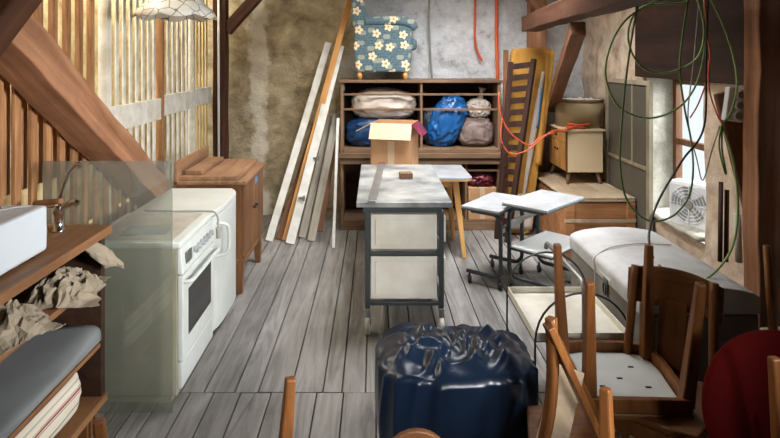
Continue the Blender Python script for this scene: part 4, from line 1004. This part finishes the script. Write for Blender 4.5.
# ================================================================ CHAIRS
def chair(label, loc, rot, sw=.40, sd=.39, sh=.45, seat=True, pad=False, back='rail', mat='chair', group='wooden chairs piled in the foreground', leg=.044, splay=.02, stretch=True, red=False, round_seat=False, bh=.40):
    """upright chair facing -y, origin on the floor under the seat centre"""
    t = thing('wooden_chair', label, 'chair', loc, rot, group)
    w_, d = sw/2, sd/2; mz, mx = M[mat], M[mat+'_x' if mat+'_x' in M else mat]
    for sx_ in (-1, 1):
        MB().bar((sx_*(w_-.03), -d+.04, sh-.02), (sx_*(w_-.03+splay), -d+.02, 0), leg, leg, leg*.62, leg*.62).build('leg', mz, t, .006)
        rl = MB().bar((sx_*(w_-.03), d-.04, sh-.02), (sx_*(w_-.03+splay), d+.03, 0), leg, leg, leg*.62, leg*.62).build('leg', mz, t, .006)
        if stretch: MB().bar((sx_*(w_-.06), -d+.05, .2), (sx_*(w_-.06), d-.03, .2), .016, .026).build('stretcher', mx, t, .003)
    if round_seat:
        MB().capped([(w_*.98, 0), (w_+.01, .015), (w_+.005, .035), (w_*.9, .045)], (0, 0, sh-.02), 40).build('seat', M['red'] if red else mx, t)
    else:
        pl = [(-w_*.92, d), (w_*.92, d), (w_+.01, -d*.4), (w_*.97, -d-.01), (w_*.5, -d-.035), (-w_*.5, -d-.035), (-w_*.97, -d-.01), (-w_-.01, -d*.4)]
        MB().prism(pl, sh-.004, sh+.022, 'z').build('seat', mx, t, .007)
        m = MB(); q = [(x*.95, y*.95) for x, y in pl]; n = len(q)
        for i in range(n):
            a, b_ = q[i], q[(i+1) % n]; m.bar((*a, sh-.032), (*b_, sh-.032), .022, .054)
        m.build('seat_frame', mz, t, .003)
        if pad:
            MB().prism([(x*.86, y*.86) for x, y in pl], sh-.02, sh-.0045, 'z').build('seat_underside', M['pad'], t, .003)
            m = MB()
            for q in ((.09, .06), (-.09, .06), (.08, -.09), (-.1, -.08), (0, 0)): m.box((*q, sh-.0215), (.022, .008, .003))
            m.build('slot', M['black'], t)
    if back:
        for sx_ in (-1, 1) if back == 'rail' else ():
            MB().tube(spline([(sx_*(w_-.03), d-.03, sh-.05), (sx_*(w_-.035), d-.0, sh+.12), (sx_*(w_-.045), d+.06, sh+bh)], 5), [.019]*11, 8).build('back_post', mz, t)
        if back == 'rail':
            m = MB()
            def rf(u, v): a = (u-.5); return (a*(sw-.02), d+.075-.10*(.25-a*a)*-1-.02+v*.02, sh+bh-.16+.17*v-.03*(2*a)**2*v)
            m.grid(rf, 16, 8); m.build('backrest', mx, t, mods=[('SOLIDIFY', {'thickness': .012})])
            MB().bar((0, d+.005, sh+.01), (0, d+.06, sh+bh-.12), .11, .012, up=(0, 1, 0)).build('splat', mz, t, .003)
        if back == 'spoon':
            pl = [(-.05, sh), (.05, sh)]+[(.085*math.cos(a), sh+bh-.085+.085*math.sin(a)) for a in [PI*k/12 for k in range(13)]]
            MB().prism(pl, d-.02, d-.004, 'y').build('backrest', mx, t, .004)
        if back == 'round':
            m = MB(); m.capped([(.225, -.02), (.245, -.008), (.248, .008), (.235, .022), (.20, .032)], (0, 0, 0), 56)
            bmesh.ops.transform(m.bm, matrix=Matrix.Translation((0, d+.06, sh+.19)) @ Euler((math.radians(74), 0, 0)).to_matrix().to_4x4(), verts=m.bm.verts[:])
            m.build('backrest', M['red'], t)
            MB().bar((0, d-.02, sh-.02), (0, d+.115, sh+.22), .06, .02).build('back_post', mz, t, .003)
    return t
UP = lambda x, y, z, yaw, sh=.45: ((x, y, z), (PI, 0, yaw))
# pile at the right: a chair upside down on an upright one
chair('upright wooden chair under the upturned chair, with a curved backrest', (1.13, 2.29, 0), (0, 0, -.72), sh=.40, bh=.42)
chair('upturned wooden chair with pale seat underside and four legs in the air', (1.0, 2.33, .935), (PI, 0, -.04), pad=True, back=None, sw=.42, sd=.42, sh=.507, leg=.05, stretch=False)
# left one of the pile, tipped forwards: curved legs make an upside down V
t = thing('folding_chair', 'folding wooden chair with crossed legs at the left of the chair pile', 'chair', (.72, 1.95, 0), (0, 0, 0), 'wooden chairs piled in the foreground')
for dx, dy, dz in ((0, 0, 0), (.07, .22, -.10)):
    top = Vector((.575+dx, 1.88+dy, .885+dz))
    MB().tube(spline([top+Vector((.006, 0, .015)), (.583+dx, 1.87+dy, .74+dz), (.565+dx, 1.85+dy, .60+dz), (.515+dx, 1.82+dy, .44+dz*.5), (.43+dx, 1.78+dy, .22), (.36+dx, 1.75+dy, .0)], 6), .021, 4).build('curved_leg', M['chair'], t, 0, True)
    MB().bar(top+Vector((-.01, -.02, 0)), (.97+dx, 1.92+dy, .012), .05, .024).build('straight_leg', M['chair'], t, .004, True)
MB().bar((.69, 2.02, .66), (.55, 1.93, .26), .11, .016, up=(0, 1, 0)).build('backrest', M['pine_pale'], t, .006, True)
MB().hexa([(.49, 1.80, .41), (.76, 1.84, .41), (.86, 2.20, .41), (.58, 2.18, .41), (.49, 1.80, .43), (.76, 1.84, .43), (.86, 2.20, .43), (.58, 2.18, .43)]).build('seat', M['chair_x'], t, .006, True)
# red round-backed chair at the right with a further chair upside down on its seat
chair('chair with a large round dark red backrest at the right', (1.30, 1.60, 0), (0, 0, 0), back='round', sh=.425, sw=.36, sd=.34)
chair('upturned chair at the right edge with one leg before the red backrest', (1.345, 1.475, .89), (PI, 0, 0), back=None, sw=.40, sh=.442)
# pale upturned stool farther back at the right
def stool(label, loc, rot, mt, seat_m):
    t = thing('wooden_stool', label, 'stool', loc, rot, 'wooden stools at the right')
    MB().bx(-.17, .17, -.17, .17, .40, .43).build('seat', seat_m, t, .008)
    for sx_ in (-1, 1):
        for sy_ in (-1, 1): MB().cyl((sx_*.13, sy_*.13, .40), (sx_*.15, sy_*.15, 0), .02, .014, 12).build('leg', mt, t)
stool('dark upright wooden stool under the upturned stool at the right', (2.04, 2.60, 0), (0, 0, .1), M['dark_wood'], M['dark_wood'])
stool('upturned stool with pale seat and a leg rising before the right post', (2.04, 2.60, .861), (PI, 0, .1), M['chair'], M['pine_pale'])
# chairs below the camera of which only leg tips and a back top reach into view
chair('upright wooden chair at the bottom left under an upturned chair', (-.38, 1.298, 0), (0, 0, .392), back=None, sh=.43)
chair('upturned chair at the bottom left with two brown leg tips in view', (-.38, 1.298, .887), (PI, 0, .392), back=None, splay=.04, sw=.45, sh=.43)
chair('wooden chair with rounded back just in front of the dark blue bag', (.103, 1.215, 0), (0, 0, 0), sh=.45, back='spoon', bh=.395)
chair('upright wooden chair below the leg tip right of the dark blue bag', (.60, 1.267, 0), (0, 0, .785), back=None, sw=.36, sd=.36, sh=.43)
chair('upturned chair in front with one leg tip right of the dark blue bag', (.60, 1.267, .887), (PI, 0, .785), back=None, sw=.36, sd=.36, sh=.43)
